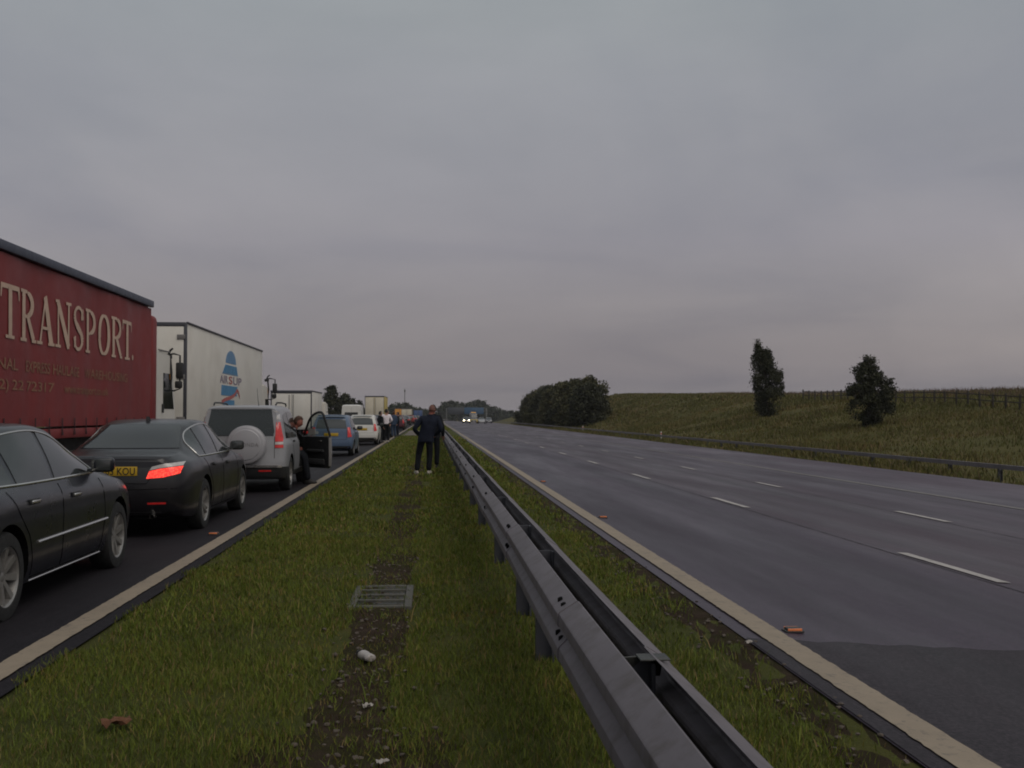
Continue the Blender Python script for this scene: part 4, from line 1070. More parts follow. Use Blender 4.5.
# small hatchback
dlo_h = smooth_poly([(.34, 1.02), (.42, 1.18), (.62, 1.32), (1.1, 1.40), (1.6, 1.405), (2.0, 1.34), (2.4, 1.15), (2.62, 1.0)], 4) + [(2.62, .965), (1.5, .955), (.40, .98)]
HAT = dict(L=3.65, paint='paint_blue', wr=.29, wheels=(.55, 2.95), rim=(7, 'single'),
    top=[(0, 1.36), (.08, 1.42), (.4, 1.49), (1.0, 1.525), (1.6, 1.51), (2.0, 1.42), (2.4, 1.22), (2.7, 1.03), (2.9, .98), (3.3, .90), (3.55, .78), (3.65, .62)],
    belt=[(0, .93), (1.5, .94), (2.7, .925), (3.3, .84), (3.55, .70), (3.65, .52)],
    hw=[(0, .68), (.03, .72), (.1, .765), (.3, .795), (.6, .81), (2.9, .81), (3.3, .77), (3.55, .66), (3.65, .5)],
    rw=[(0, .55), (.4, .585), (1.5, .60), (2.2, .59), (2.8, .6), (3.65, .5)],
    rear=[(.15, .1), (.35, .02), (.5, 0), (.72, .03), (.9, .05), (1.1, .11), (1.35, .23), (1.55, .25)], front=[(.15, .1), (.4, 0), (.8, .04), (1.1, .1), (1.55, .1)], zb=[(0, .30), (.4, .19), (3.0, .19), (3.65, .24)],
    dlo=dlo_h, panes=[(.3, .78, .25), (.85, 1.48, .25), (1.56, 2.8, .25)], seams=[[(1.56, .93), (1.54, .6), (1.55, .26)], [(2.5, .92), (2.55, .6), (2.45, .26)], [(.88, .93), (.98, .7), (1.08, .4), (1.1, .26)]],
    handles=[(1.0, .84), (1.76, .83)], handle_mat='plastic', mirror=(2.36, .99), mirror_mat='plastic',
    rear_glass=[(-.56, 1.02), (-.49, 1.36), (.49, 1.36), (.56, 1.02)], rear_glass_mat='glass_pale', windscreen=[(-.62, 1.03), (-.48, 1.42), (.48, 1.42), (.62, 1.03)],
    rear_lamps=[([(.60, .70), (.58, 1.06), (.66, 1.06), (.735, .72)], 'lamp_red', .012)], front_lamps=[([(.38, .62), (.62, .62), (.64, .76), (.42, .74)], 'lamp_clear', .006)],
    extras=[([(-.70, .28), (-.69, .38), (.69, .38), (.70, .28)], 'plastic', 'bumper_valance', 'B', .006)],
    plate=(0, .80), rear_seams=[[(-.57, 1.0), (-.56, .62), (.56, .62), (.57, 1.0)]])
hatch, S4 = build_car(HAT, 'hatchback_car')
tag(hatch, 'small light blue hatchback with tall red rear lamps and a yellow plate', 'car', 'cars queuing in the outside lane')
hatch.location = (-3.62, 38.6, gz(-3.6, 40) + .012)
mb = MB(); mb.box((0, .33, 1.50), (1.0, .22, .03), .01); mb.build('roof_spoiler', 'paint_blue', hatch)

QG = 'cars queuing in the outside lane'
def another(proto, x, y, frm, to, label, rz=0.0, group=QG, name=None):
    r = copy_tree(proto); r.location = (x + cv(y), y, gz(x + cv(y), y) + .012); r.rotation_euler = (0, 0, rz + (math.atan2(cv(y) - cv(y + 1), 1)))
    if name: r.name = name
    if frm: recolor(r, frm, to)
    tag(r, label, 'car', group); return r
another(hatch, -3.42, 52.6, 'paint_blue', 'paint_white', 'white hatchback behind the man in the pale shirt, ahead of the blue hatchback')
another(saloon, -3.7, 59.5, 'paint_blueblack', 'paint_navy', 'dark navy saloon just in front of the white hatchback')
another(hatch, -3.5, 69.5, 'paint_blue', 'paint_grey', 'grey hatchback hidden beside the group of standing people')
another(hatch, -3.35, 103, 'paint_blue', 'paint_maroon', 'maroon hatchback beside the bare gravel crossover beyond the standing people', name='hatchback_car')
another(saloon, -3.6, 112, 'paint_blueblack', 'paint_silver', 'silver saloon next in front of the maroon hatchback')
another(suv_src := hatch, -3.7, 124, 'paint_blue', 'paint_black', 'distant black hatchback in the queue past the silver saloon')
another(saloon, -3.8, 150, 'paint_blueblack', 'paint_black', 'tiny distant black saloon in the queue under the mast')
another(hatch, -3.6, 178, 'paint_blue', 'paint_red', 'tiny distant red hatchback near the far end of the queue')
another(saloon, -3.8, 205, 'paint_blueblack', 'paint_navy', 'tiny distant navy saloon at the far end of the queue')
another(hatch, -3.8, 240, 'paint_blue', 'paint_grey', 'tiny distant grey hatchback farthest along the outside lane')
ON = 'vehicles facing the camera on the wet carriageway'
def oncoming(proto, u, y, frm, to, label, lit=False):
    r = another(proto, u, y, frm, to, label, PI, ON)
    if lit: recolor(r, 'lamp_clear', 'head_on')
    return r
oncoming(saloon, 7.4, 238, 'paint_blueblack', 'paint_black', 'dark oncoming car with both headlights shining far down the wet road', True)
oncoming(saloon, 11.6, 262, 'paint_blueblack', 'paint_silver', 'silver oncoming saloon far down the road, right of the lit headlights')
oncoming(hatch, 14.0, 275, 'paint_blue', 'paint_grey', 'grey oncoming hatchback on the far hard shoulder beyond the silver saloon')

# panel van
VANS = dict(L=5.3, paint='paint_white', wr=.34, wheels=(1.0, 4.3), rim=(5, 'single'),
    top=[(0, 2.46), (.1, 2.52), (1, 2.56), (3.4, 2.55), (3.8, 2.42), (4.3, 1.75), (4.55, 1.32), (4.9, 1.15), (5.2, .98), (5.3, .8)],
    belt=[(0, 1.15), (3.5, 1.15), (4.5, 1.10), (5.0, .98), (5.3, .70)], hw=[(0, .92), (.04, .97), (.15, .99), (4.3, .99), (4.9, .93), (5.2, .80), (5.3, .65)],
    rw=[(0, .84), (3.5, .84), (4.4, .72), (5.3, .6)], rear=[(.15, .06), (.5, 0), (1.2, .01), (2.6, .05)], front=[(.15, .1), (.5, 0), (1.0, .08), (2.6, .1)], zb=[(0, .38), (.5, .28), (4.6, .26), (5.3, .3)],
    dlo=[(3.35, 1.2), (3.4, 1.75), (3.9, 1.75), (4.3, 1.35), (4.35, 1.2)], panes=[(3.3, 4.5, 0)], seams=[[(3.3, 1.9), (3.3, .4)], [(4.35, 1.2), (4.35, .7)]], handles=[(3.45, 1.08)], handle_mat='plastic', mirror=(4.2, 1.22), mirror_mat='plastic',
    rear_glass=[(-.62, 1.35), (-.6, 1.85), (.6, 1.85), (.62, 1.35)], windscreen=[(-.75, 1.33), (-.68, 2.1), (.68, 2.1), (.75, 1.33)],
    rear_lamps=[([(.80, .9), (.80, 1.35), (.91, 1.35), (.93, .9)], 'lamp_red', .012)], front_lamps=[([(.5, .8), (.8, .8), (.8, 1.0), (.55, .98)], 'lamp_clear', .006)], plate=(0, .62), rear_seams=[[(0, 2.3), (0, .6)]])
van, _ = build_car(VANS, 'panel_van'); tag(van, 'white high roofed panel van in the middle lane before the cream doored lorry', 'van')
van.location = (-7.35, 98, gz(-7.3, 98) + .012)
r = copy_tree(van); recolor(r, 'paint_white', 'paint_grey'); r.location = (9.6 + cv(262), 262, gz(9.6, 262) + .012); r.rotation_euler = (0, 0, PI)
tag(r, 'grey and yellow oncoming van beneath the gantry, right beside the lit headlights', 'van', ON)
mb = MB(); mb.box((0, 0, 0), (1.9, .6, .7), .03); mb.build('yellow_panel', 'lorry_yellow', r, loc=(0, 4.95, .62))
mb = MB(); mb.box((0, 3.2, 2.66), (1.2, .25, .14), .03); mb.build('light_bar', 'beacon', r)

# ------------------------------------------------------------------ lorries
def lorry_wheel_mesh():
    mb = MB(); r, h = .5, .15
    mb.lathe([(-h, .28), (-h, .42), (-h * .9, .48), (-h * .5, r), (h * .5, r), (h * .9, .48), (h, .42), (h, .28), (-h, .28)], 32, 'X'); return mb.mesh('wheel', 'tyre', 40)
def lorry_rim_mesh():
    mb = MB(); mb.lathe([(.14, .29), (.13, .26), (.03, .22), (.02, .12), (.10, .11), (.11, .001)], 28, 'X'); return mb.mesh('rim', 'frame_grey', 30)
LW, LR = lorry_wheel_mesh(), lorry_rim_mesh()
def axle(root, y, half=1.08):
    for s in (1, -1):
        w = link_mesh('wheel', LW, root, (s * half, y, .5)); w.rotation_euler = (0, 0, 0 if s > 0 else PI); link_mesh('rim', LR, w)
def cab(root, y0, L, H, matname, mirrors=True):
    """tractor cab with its back at y0"""
    mb = MB(); prof = [(y0, .75), (y0, H - .02), (y0 + .5, H), (y0 + L * .7, H - .06), (y0 + L * .93, H - .75), (y0 + L, 1.55), (y0 + L, .45), (y0 + L * .78, .42), (y0 + L * .70, .95), (y0 + L * .3, .95), (y0 + L * .22, .75)]
    bm = bmesh.new(); vs_ = [bm.verts.new((-1.2, a, b)) for a, b in prof]; f = bm.faces.new(vs_); e = bmesh.ops.extrude_face_region(bm, geom=[f])
    for g in e['geom']:
        if isinstance(g, bmesh.types.BMVert): g.co.x = 1.2
    bmesh.ops.bevel(bm, geom=list(bm.edges), offset=.06, segments=2, affect='EDGES'); mb.addbm(bm); mb.build('cab', matname, root)
    for s in (1, -1):
        g = MB(); g.prism([(y0 + L * .38, 1.75), (y0 + L * .38, H - .55), (y0 + L * .74, H - .55), (y0 + L * .90, 1.75)], s * 1.19, s * 1.206, 'X'); g.build('side_window', 'glass', root, 0)
    g = MB(); zt, zl = H - .2, 1.65; ya = y0 + L * .76; yb = y0 + L * .985
    g.add([(-1.05, ya + .06, zt), (1.05, ya + .06, zt), (1.08, yb + .03, zl), (-1.08, yb + .03, zl), (-1.05, ya + .02, zt), (1.05, ya + .02, zt), (1.08, yb - .01, zl), (-1.08, yb - .01, zl)], [(0, 1, 2, 3), (4, 7, 6, 5), (0, 4, 5, 1), (1, 5, 6, 2), (2, 6, 7, 3), (3, 7, 4, 0)]); g.build('windscreen', 'glass', root, 0)
    return y0 + L
def mirror_arm(root, x, y, z0, z1, s=1, w=.26):
    mb = MB()
    mb.tube([(x - s * .04, y, z1), (x + s * .12, y - .02, z1 + .02), (x + s * w, y - .03, z1 - .02), (x + s * w, y - .03, z0 + .05), (x + s * .12, y - .02, z0), (x - s * .04, y, z0 + .04)], .022, 8)
    mb.tube([(x + s * .02, y, z1 - .05), (x + s * .06, y - .02, (z0 + z1) / 2), (x + s * .03, y, z0 + .06)], .03, 8)
    mb.tube([(x - s * .02, y, z1), (x + s * .04, y - .05, z1 + .10), (x + s * .10, y - .08, z1 + .14)], .025, 8)
    mo = mb.build('mirror_arm', 'plastic', root)
    h = MB(); h.box((x + s * w * .98, y - .04, z0 + (z1 - z0) * .56), (.17, .09, (z1 - z0) * .44), .03); h.box((x + s * w * .9, y - .04, z0 + (z1 - z0) * .17), (.17, .09, (z1 - z0) * .2), .03)
    h.box((x - s * .02, y + .02, z1 - .05), (.16, .10, .10), .02); h.build('mirror_housing', 'plastic', mo)
    a = MB(); a.box((x + s * .012, y - .05, z0 + (z1 - z0) * .38), (.05, .07, .16), .015); a.build('side_repeater', 'lamp_amber', mo)
def chassis(root, y0, y1, ztop=1.0):
    mb = MB()
    for s in (-1, 1): mb.box((s * .42, (y0 + y1) / 2, ztop - .14), (.10, y1 - y0, .26), .01)
    k = y0 + .6
    while k < y1: mb.box((0, k, ztop - .13), (.74, .08, .16), 0); k += 1.4
    mb.build('chassis', 'frame_dark', root, 0)

# red curtain-sided lorry
def serif_letter(ch):
    Q = []
    def st(p, q, w0, w1=None):
        w1 = w0 if w1 is None else w1; w0, w1 = w0 * 1.22, w1 * 1.22; a, b = Vector(p), Vector(q); t = (b - a).normalized(); n_ = Vector((-t.y, t.x))
        Q.append([a + n_ * w0 / 2, b + n_ * w1 / 2, b - n_ * w1 / 2, a - n_ * w0 / 2])
    def serif(x, y, w=.36): st((x - w / 2, y), (x + w / 2, y), .05)
    def arc(cx, cy, rx, ry, a0, a1, wt, wn, n=14):
        L0 = []
        for i in range(n + 1):
            a = a0 + (a1 - a0) * i / n; wd = 1.22 * (wn + (wt - wn) * abs(math.cos(a)))
            L0.append((Vector((cx + (rx + wd / 2) * math.cos(a), cy + (ry + wd / 2) * math.sin(a))), Vector((cx + (rx - wd / 2) * math.cos(a), cy + (ry - wd / 2) * math.sin(a)))))
        for i in range(n): Q.append([L0[i][0], L0[i + 1][0], L0[i + 1][1], L0[i][1]])
    h = PI / 2
    if ch == 'T': st((.5, .02), (.5, .97), .17); st((.02, .96), (.98, .96), .075); st((.05, .98), (.02, .74), .07, .03); st((.95, .98), (.98, .74), .07, .03); serif(.5, .03, .5)
    if ch == 'R': st((.22, .02), (.22, .98), .16); serif(.22, .03); st((.04, .97), (.45, .97), .055); st((.22, .49), (.45, .49), .055); arc(.45, .73, .30, .215, -h, h, .15, .055); st((.46, .5), (.84, .04), .13); serif(.86, .03, .24)
    if ch == 'A': st((.16, .03), (.50, .99), .065); st((.47, .99), (.82, .03), .16); st((.27, .34), (.72, .34), .05); serif(.14, .03, .30); serif(.84, .03, .32)
    if ch == 'N': st((.18, .03), (.18, .97), .07); st((.82, .0), (.82, .97), .07); st((.16, .97), (.83, .03), .15); serif(.17, .03, .32); serif(.82, .97, .32); st((.02, .97), (.2, .97), .05)
    if ch == 'P': st((.24, .02), (.24, .98), .16); serif(.24, .03, .42); st((.05, .97), (.48, .97), .055); st((.24, .45), (.48, .45), .055); arc(.48, .71, .30, .235, -h, h, .15, .055)
    if ch == 'O': arc(.5, .5, .34, .455, 0, 2 * PI, .17, .05, 28)
    if ch == 'S':
        pts = smooth_poly([(.80, .70), (.76, .88), (.55, .965), (.30, .90), (.20, .74), (.32, .59), (.55, .49), (.74, .37), (.80, .22), (.66, .07), (.45, .035), (.26, .10), (.19, .30)], 4)
        for i in range(len(pts) - 1):
            m_ = (pts[i][1] + pts[i + 1][1]) / 2; w = .06 + .10 * math.exp(-((m_ - .74) / .12) ** 2) + .10 * math.exp(-((m_ - .28) / .14) ** 2) + .07 * math.exp(-((m_ - .52) / .1) ** 2); st(pts[i], pts[i + 1], min(w, .16))
        st((.82, .72), (.82, .95), .03, .06); st((.17, .06), (.17, .30), .06, .03)
    if ch == '.': Q.append([Vector((.10 + .09 * math.cos(a), .09 + .075 * math.sin(a))) for a in np.linspace(0, 2 * PI, 13)[:-1]])
    return Q
def red_lorry():
    X = -7.37; Y0 = 9.85; root = empty('articulated_lorry', (X, Y0, gz(X, 16) + .012))
    tag(root, 'red curtain sided articulated lorry lettered TRANSPORT with a white cab', 'lorry')
    zb_, LT = root.location.z, 23.5 - Y0
    zt = 4.0 - zb_; hx = 1.27
    fold = lambda y, z: hx - .03 + .008 * math.sin(y * 9.1 + .6 * math.sin(z * 2)) * (1 - .5 * (z - 1.42) / 2.4) + .018 * math.sin(y * 2.3 + 1) + .012 * math.sin(PI * (z - 1.42) / (zt - 1.59))
    mb = MB()      # curtain with soft vertical folds
    ny, nz = 150, 14; V, F = [], []
    for i in range(ny + 1):
        y = LT * i / ny
        for j in range(nz + 1):
            z = 1.42 + (zt - .17 - 1.42) * j / nz
            V.append((fold(y, z), y, z))
    n = nz + 1
    for i in range(ny):
        for j in range(nz): F.append((i * n + j, (i + 1) * n + j, (i + 1) * n + j + 1, i * n + j + 1))
    mb.add(V, F)
    mb.add([(-a, b, c) for a, b, c in V], F); mb.build('curtain', 'curtain_red', root, 60)
    mb = MB(); mb.box((0, LT / 2, (1.4 + zt) / 2 - .05), (2.4, LT - .1, zt - 1.55), 0); mb.build('load_body', 'curtain_red', root, 0)
    mb = MB()
    for s in (1, -1): mb.box((s * (hx - .01), LT / 2, zt - .075), (.10, LT + .04, .145), .02)
    mb.box((0, LT / 2, zt - .02), (2.46, LT, .04), .01); mb.build('roof_rail', 'rail_blue_grey', root)
    mb = MB()
    for s in (1, -1): mb.box((s * (hx - .04), LT / 2, 1.30), (.05, LT, .16), .01)
    mb.box((0, LT / 2, 1.28), (2.4, LT, .10), 0); mb.build('side_rave', 'curtain_red', root)
    for i in range(23):
        y = .3 + i * .6
        s_ = MB(); s_.box((hx + .008, y, 1.42), (.010, .035, .28), .003); s_.box((hx + .012, y, 1.30), (.016, .05, .06), .006); s_.build('strap', 'strap_dark', root)
    mb = MB()    # rounded red headboard ahead of the curtain
    mb.box((0, LT + .27, (1.35 + 3.71 - zb_) / 2), (2.54, .52, 3.71 - zb_ - 1.35), .12, seg=3); mb.build('headboard', 'curtain_red', root)
    mb = MB(); mb.box((0, .02, (1.2 + zt) / 2), (2.5, .06, zt - 1.3), .01); mb.build('rear_door', 'curtain_red', root)
    for s in (1, -1):
        l_ = MB(); l_.box((s * .95, -.02, .95), (.42, .08, .14), .02); l_.build('tail_light', 'lamp_red', root)
        b_ = MB(); b_.tube([(s * .35, -.035, 1.3), (s * .35, -.035, zt - .15)], .018, 8); b_.build('lock_rod', 'frame_grey', root)
    mb = MB(); mb.box((0, .1, .6), (2.3, .1, .14), .02); mb.build('rear_bumper', 'frame_dark', root)
    chassis(root, .3, LT + 2.2, 1.2)
    for y in (1.6, 2.95, 4.3): axle(root, y)
    axle(root, LT + .6); 
    # lettering on the right curtain
    mb = MB(); k = 0; y0 = 15.36 - Y0; pitch = .742; zl, zh = 2.61 - zb_, 3.39 - zb_
    for i, ch in enumerate('TRANSPORT.'):
        for q in serif_letter(ch):
            k += 1; mb.add([(fold(y0 + i * pitch + p_.x * .72, zl + p_.y * (zh - zl)) + .014 + .0002 * (k % 30), y0 + i * pitch + p_.x * .72, zl + p_.y * (zh - zl)) for p_ in q], [tuple(range(len(q)))])
    mb.build('lettering', 'curtain_text', root, 0)
    def small(txt, ya, yb, z, h):
        vv, ff = text_mesh(txt, 1.0, bold=.012); xs = [v.x for v in vv]; x0, x1 = min(xs), max(xs)
        q = MB(); q.add([(fold(ya + (v.x - x0) / (x1 - x0) * (yb - ya), z + v.y / .72 * h) + .008, ya + (v.x - x0) / (x1 - x0) * (yb - ya), z + v.y / .72 * h) for v in vv], ff); q.build('small_lettering', 'curtain_text_dim', root, 0)
    small('NATIONAL', 14.0 - Y0, 16.08 - Y0, 2.16 - zb_, .17); small('EXPRESS HAULAGE', 16.4 - Y0, 18.8 - Y0, 2.16 - zb_, .17); small('WAREHOUSING', 19.1 - Y0, 21.7 - Y0, 2.16 - zb_, .17)
    small('(01332) 22 72317', 14.3 - Y0, 17.6 - Y0, 1.87 - zb_, .15); small('www.transport.co.uk', 18.05 - Y0, 20.45 - Y0, 1.87 - zb_, .15)
    cab(root, LT + .55, 1.95, 3.02 - zb_, 'lorry_white'); axle(root, LT + 1.75)
    mb = MB(); mb.box((1.205, LT + 1.35, 2.98 - zb_), (.03, 1.0, .035), .005); mb.build('cab_gutter', 'frame_grey', root)
    mirror_arm(root, 1.17, LT + 1.95, 2.07 - zb_, 2.93 - zb_)
    mb = MB(); mb.tube([(1.22, LT + 1.2, 1.75 - zb_), (1.22, LT + 1.2, 1.55 - zb_)], .03, 8); mb.build('grab_handle', 'plastic', root)
red_lorry()
def white_lorry():
    X = -7.36; Y0 = 26.8; root = empty('box_lorry', (X, Y0, gz(X, 30) + .012)); zb_ = root.location.z
    tag(root, 'big white box lorry with a blue striped emblem, in front of the red lorry', 'lorry')
    LT = 11.8; zt = 3.80 - zb_; hx = 1.26
    mb = MB(); mb.box((0, LT / 2, (1.05 + zt) / 2), (2 * hx, LT, zt - 1.05), .015); mb.build('box_body', 'lorry_white', root)
    mb = MB()
    for s in (1, -1):
        mb.box((s * (hx - .03), -.015, (1.0 + zt) / 2), (.085, .05, zt - .98), .008)
        mb.box((s * (hx + .004), LT / 2, zt + .01), (.05, LT, .05), .008)
    mb.box((0, -.015, zt - .03), (2 * hx - .06, .052, .10), .008); mb.box((0, -.015, 1.06), (2 * hx - .06, .052, .12), .008); mb.box((0, LT, zt + .01), (2 * hx, .05, .05), .006); mb.build('corner_frame', 'frame_dark', root)
    for s in (1, -1):
        d = MB(); d.box((s * .61, -.022, (1.15 + zt) / 2), (1.19, .03, zt - 1.33), .01); dd = d.build('rear_door', 'lorry_white', root)
        for z in (zt - .35, zt - 1.35, 1.5):
            h = MB(); h.box((s * 1.13, -.045, z), (.20, .03, .12), .008); h.build('hinge', 'frame_grey', dd)
        b = MB(); b.tube([(s * .12, -.05, 1.2), (s * .12, -.05, zt - .2)], .018, 8); b.build('lock_rod', 'frame_grey', dd)
    for s in (1, -1):
        l_ = MB(); l_.box((s * 1.0, .02, .85), (.32, .08, .14), .02); l_.build('tail_light', 'lamp_red', root)
    mb = MB(); mb.box((0, .15, .62), (2.3, .1, .14), .02); mb.build('rear_bumper', 'frame_dark', root)
    chassis(root, .2, LT + 2.2, 1.0); axle(root, 2.6); axle(root, 3.9)
    # emblem
    def dome(ya0, ya1, yb0, yb1, za, zb2, mn, k, round_=False):
        if round_:
            c, r_ = (ya0 + ya1) / 2, (ya1 - ya0) / 2; poly = [(c + r_ * math.cos(a), za + (zb2 - za) * math.sin(a)) for a in np.linspace(0, PI, 17)]
        else: poly = [(ya0, za), (ya1, za), (yb1, zb2), (yb0, zb2)]
        q = MB(); q.prism([(y - Y0, z - zb_) for y, z in poly], hx + .002, hx + .006 + .001 * k, 'X'); q.build('emblem', mn, root, 0)
    dome(31.8, 33.45, 0, 0, 3.06, 3.45, 'logo_paleblue', 0, True)
    dome(31.35, 33.75, 31.75, 33.55, 2.75, 3.00, 'logo_blue', 1)
    dome(31.3, 33.8, 31.33, 33.78, 2.72, 2.745, 'logo_paleblue', 2)
    dome(31.15, 33.6, 31.2, 33.7, 2.08, 2.38, 'logo_blue', 3); dome(31.4, 33.2, 31.4, 33.2, 1.80, 1.95, 'logo_blue', 4)
    vv, ff = text_mesh('AIR', 1.0, bold=.01); x1 = max(v.x for v in vv)
    def lt(txt, ya, yb, mn):
        vv, ff = text_mesh(txt, 1.0, bold=.012); x0 = min(v.x for v in vv); x1 = max(v.x for v in vv)
        q = MB(); q.add([(hx + .009, ya - Y0 + (v.x - x0) / (x1 - x0) * (yb - ya), 2.44 - zb_ + v.y / .72 * .24) for v in vv], ff); q.build('emblem_lettering', mn, root, 0)
    lt('AIR', 30.95, 32.15, 'logo_mauve'); lt('S', 32.28, 32.85, 'logo_red'); lt('UP', 33.0, 34.4, 'logo_mauve')
    q = MB(); pts = smooth_poly([(31.2, 1.88), (31.8, 1.96), (32.5, 2.02), (33.2, 2.12), (33.6, 2.26), (33.9, 2.20), (34.1, 2.05)], 5)
    for i in range(len(pts) - 1):
        (a, b), (c, d) = pts[i], pts[i + 1]; w = .055; q.add([(hx + .0125, a - Y0, b - w - zb_), (hx + .0125, c - Y0, d - w - zb_), (hx + .0125, c - Y0, d + w - zb_), (hx + .0125, a - Y0, b + w - zb_)], [(0, 1, 2, 3)])
    q.build('signature', 'logo_red', root, 0)
    cab(root, LT + .35, 2.0, 2.75, 'lorry_white'); axle(root, LT + 1.6)
    mirror_arm(root, 1.17, LT + 1.75, 2.08 - zb_, 2.86 - zb_, w=.30)
white_lorry()
def plain_lorry(X, Y0, LT, H, matname, doormat, frame, label, side=None, group=None, wid=2.5, cabh=2.75, z0=1.05):
    x = X + cv(Y0); root = empty('box_lorry', (x, Y0, gz(x, Y0) + .012)); zb_ = root.location.z; tag(root, label, 'lorry', group)
    zt = H - zb_; hx = wid / 2
    mb = MB(); mb.box((0, LT / 2, (z0 + zt) / 2), (2 * hx, LT, zt - z0), .03); mb.build('box_body', side or matname, root)
    mb = MB(); mb.box((0, -.01, zt - .04), (2 * hx + .01, .06, .14), .01)
    for s in (1, -1): mb.box((s * (hx - .03), -.01, (z0 + zt) / 2 - .06), (.07, .058, zt - z0 - .12), .01); mb.box((s * hx, LT / 2, zt), (.05, LT, .06), .01)
    mb.build('corner_frame', frame, root)
    for s in (1, -1):
        d = MB(); d.box((s * (hx / 2 - .012), -.02, (z0 + zt) / 2 - .04), (hx - .06, .03, zt - z0 - .24), .01); dd = d.build('rear_door', doormat, root)
        b = MB(); b.tube([(s * .10, -.05, z0 + .1), (s * .10, -.05, zt - .2)], .02, 6); b.build('lock_rod', 'frame_grey', dd)
        l_ = MB(); l_.box((s * (hx - .25), .02, z0 - .15), (.34, .08, .14), .02); l_.build('tail_light', 'lamp_red', root)
    mb = MB(); mb.box((0, .1, z0 - .38), (2 * hx - .2, .1, .14), .02); mb.build('rear_bumper', 'frame_dark', root)
    chassis(root, .2, LT + 1.8, z0); axle(root, LT * .22, hx - .19); axle(root, LT + 1.4, hx - .19); cab(root, LT + .25, 1.9, cabh, matname)
    return root
plain_lorry(-7.2, 55, 5.1, 2.74, 'lorry_white', 'lorry_white', 'frame_dark', 'low white box truck ahead of the big white lorry, left of the open car door', wid=2.1, cabh=2.35, z0=.85)
plain_lorry(-7.35, 138, 11, 3.95, 'lorry_cream', 'lorry_cream', 'rail_blue_grey', 'distant lorry with twin cream rear doors under a dark blue top rail', side='lorry_yellow')
plain_lorry(-10.5, 300, 9, 3.3, 'lorry_orange', 'lorry_orange', 'frame_dark', 'distant orange backed lorry beyond the cream doored lorry')
plain_lorry(-6.9, 262, 9, 3.0, 'lorry_cream', 'lorry_cream', 'frame_grey', 'distant beige box lorry just right of the orange lorry')
plain_lorry(-5.2, 300, 9, 2.9, 'lorry_blue', 'lorry_blue', 'frame_dark', 'distant dark blue lorry farthest along the queue near the standing man')

# ------------------------------------------------------------------ people
def skin_mesh(verts, edges, radii, root_i, subd=2):
    me = bpy.data.meshes.new('sk'); me.from_pydata(verts, edges, []); o = bpy.data.objects.new('sk', me); COL.objects.link(o)
    md = o.modifiers.new('s', 'SKIN'); md.use_smooth_shade = True
    sd_ = me.skin_vertices[0].data
    for i, r_ in enumerate(radii): sd_[i].radius = r_ if isinstance(r_, tuple) else (r_, r_)
    sd_[root_i].use_root = True
    s = o.modifiers.new('d', 'SUBSURF'); s.levels = subd; s.render_levels = subd
    dg = bpy.context.evaluated_depsgraph_get(); r = bpy.data.meshes.new_from_object(o.evaluated_get(dg))
    V = [v.co.copy() for v in r.vertices]; F = [tuple(f.vertices) for f in r.polygons]
    bpy.data.objects.remove(o); bpy.data.meshes.remove(me); bpy.data.meshes.remove(r); return V, F
STAND = dict(pelvis=(0, 0, .95), waist=(0, .0, 1.10), chest=(0, .0, 1.33), neck=(0, -.01, 1.485), head=(0, .01, 1.645),
             shL=(-.185, 0, 1.42), elL=(-.25, -.04, 1.14), wrL=(-.24, .06, .90), shR=(.185, 0, 1.42), elR=(.25, -.04, 1.14), wrR=(.24, .06, .90),
             hipL=(-.095, 0, .90), knL=(-.11, .03, .50), anL=(-.12, -.02, .09), hipR=(.095, 0, .90), knR=(.11, .03, .50), anR=(.12, -.02, .09))
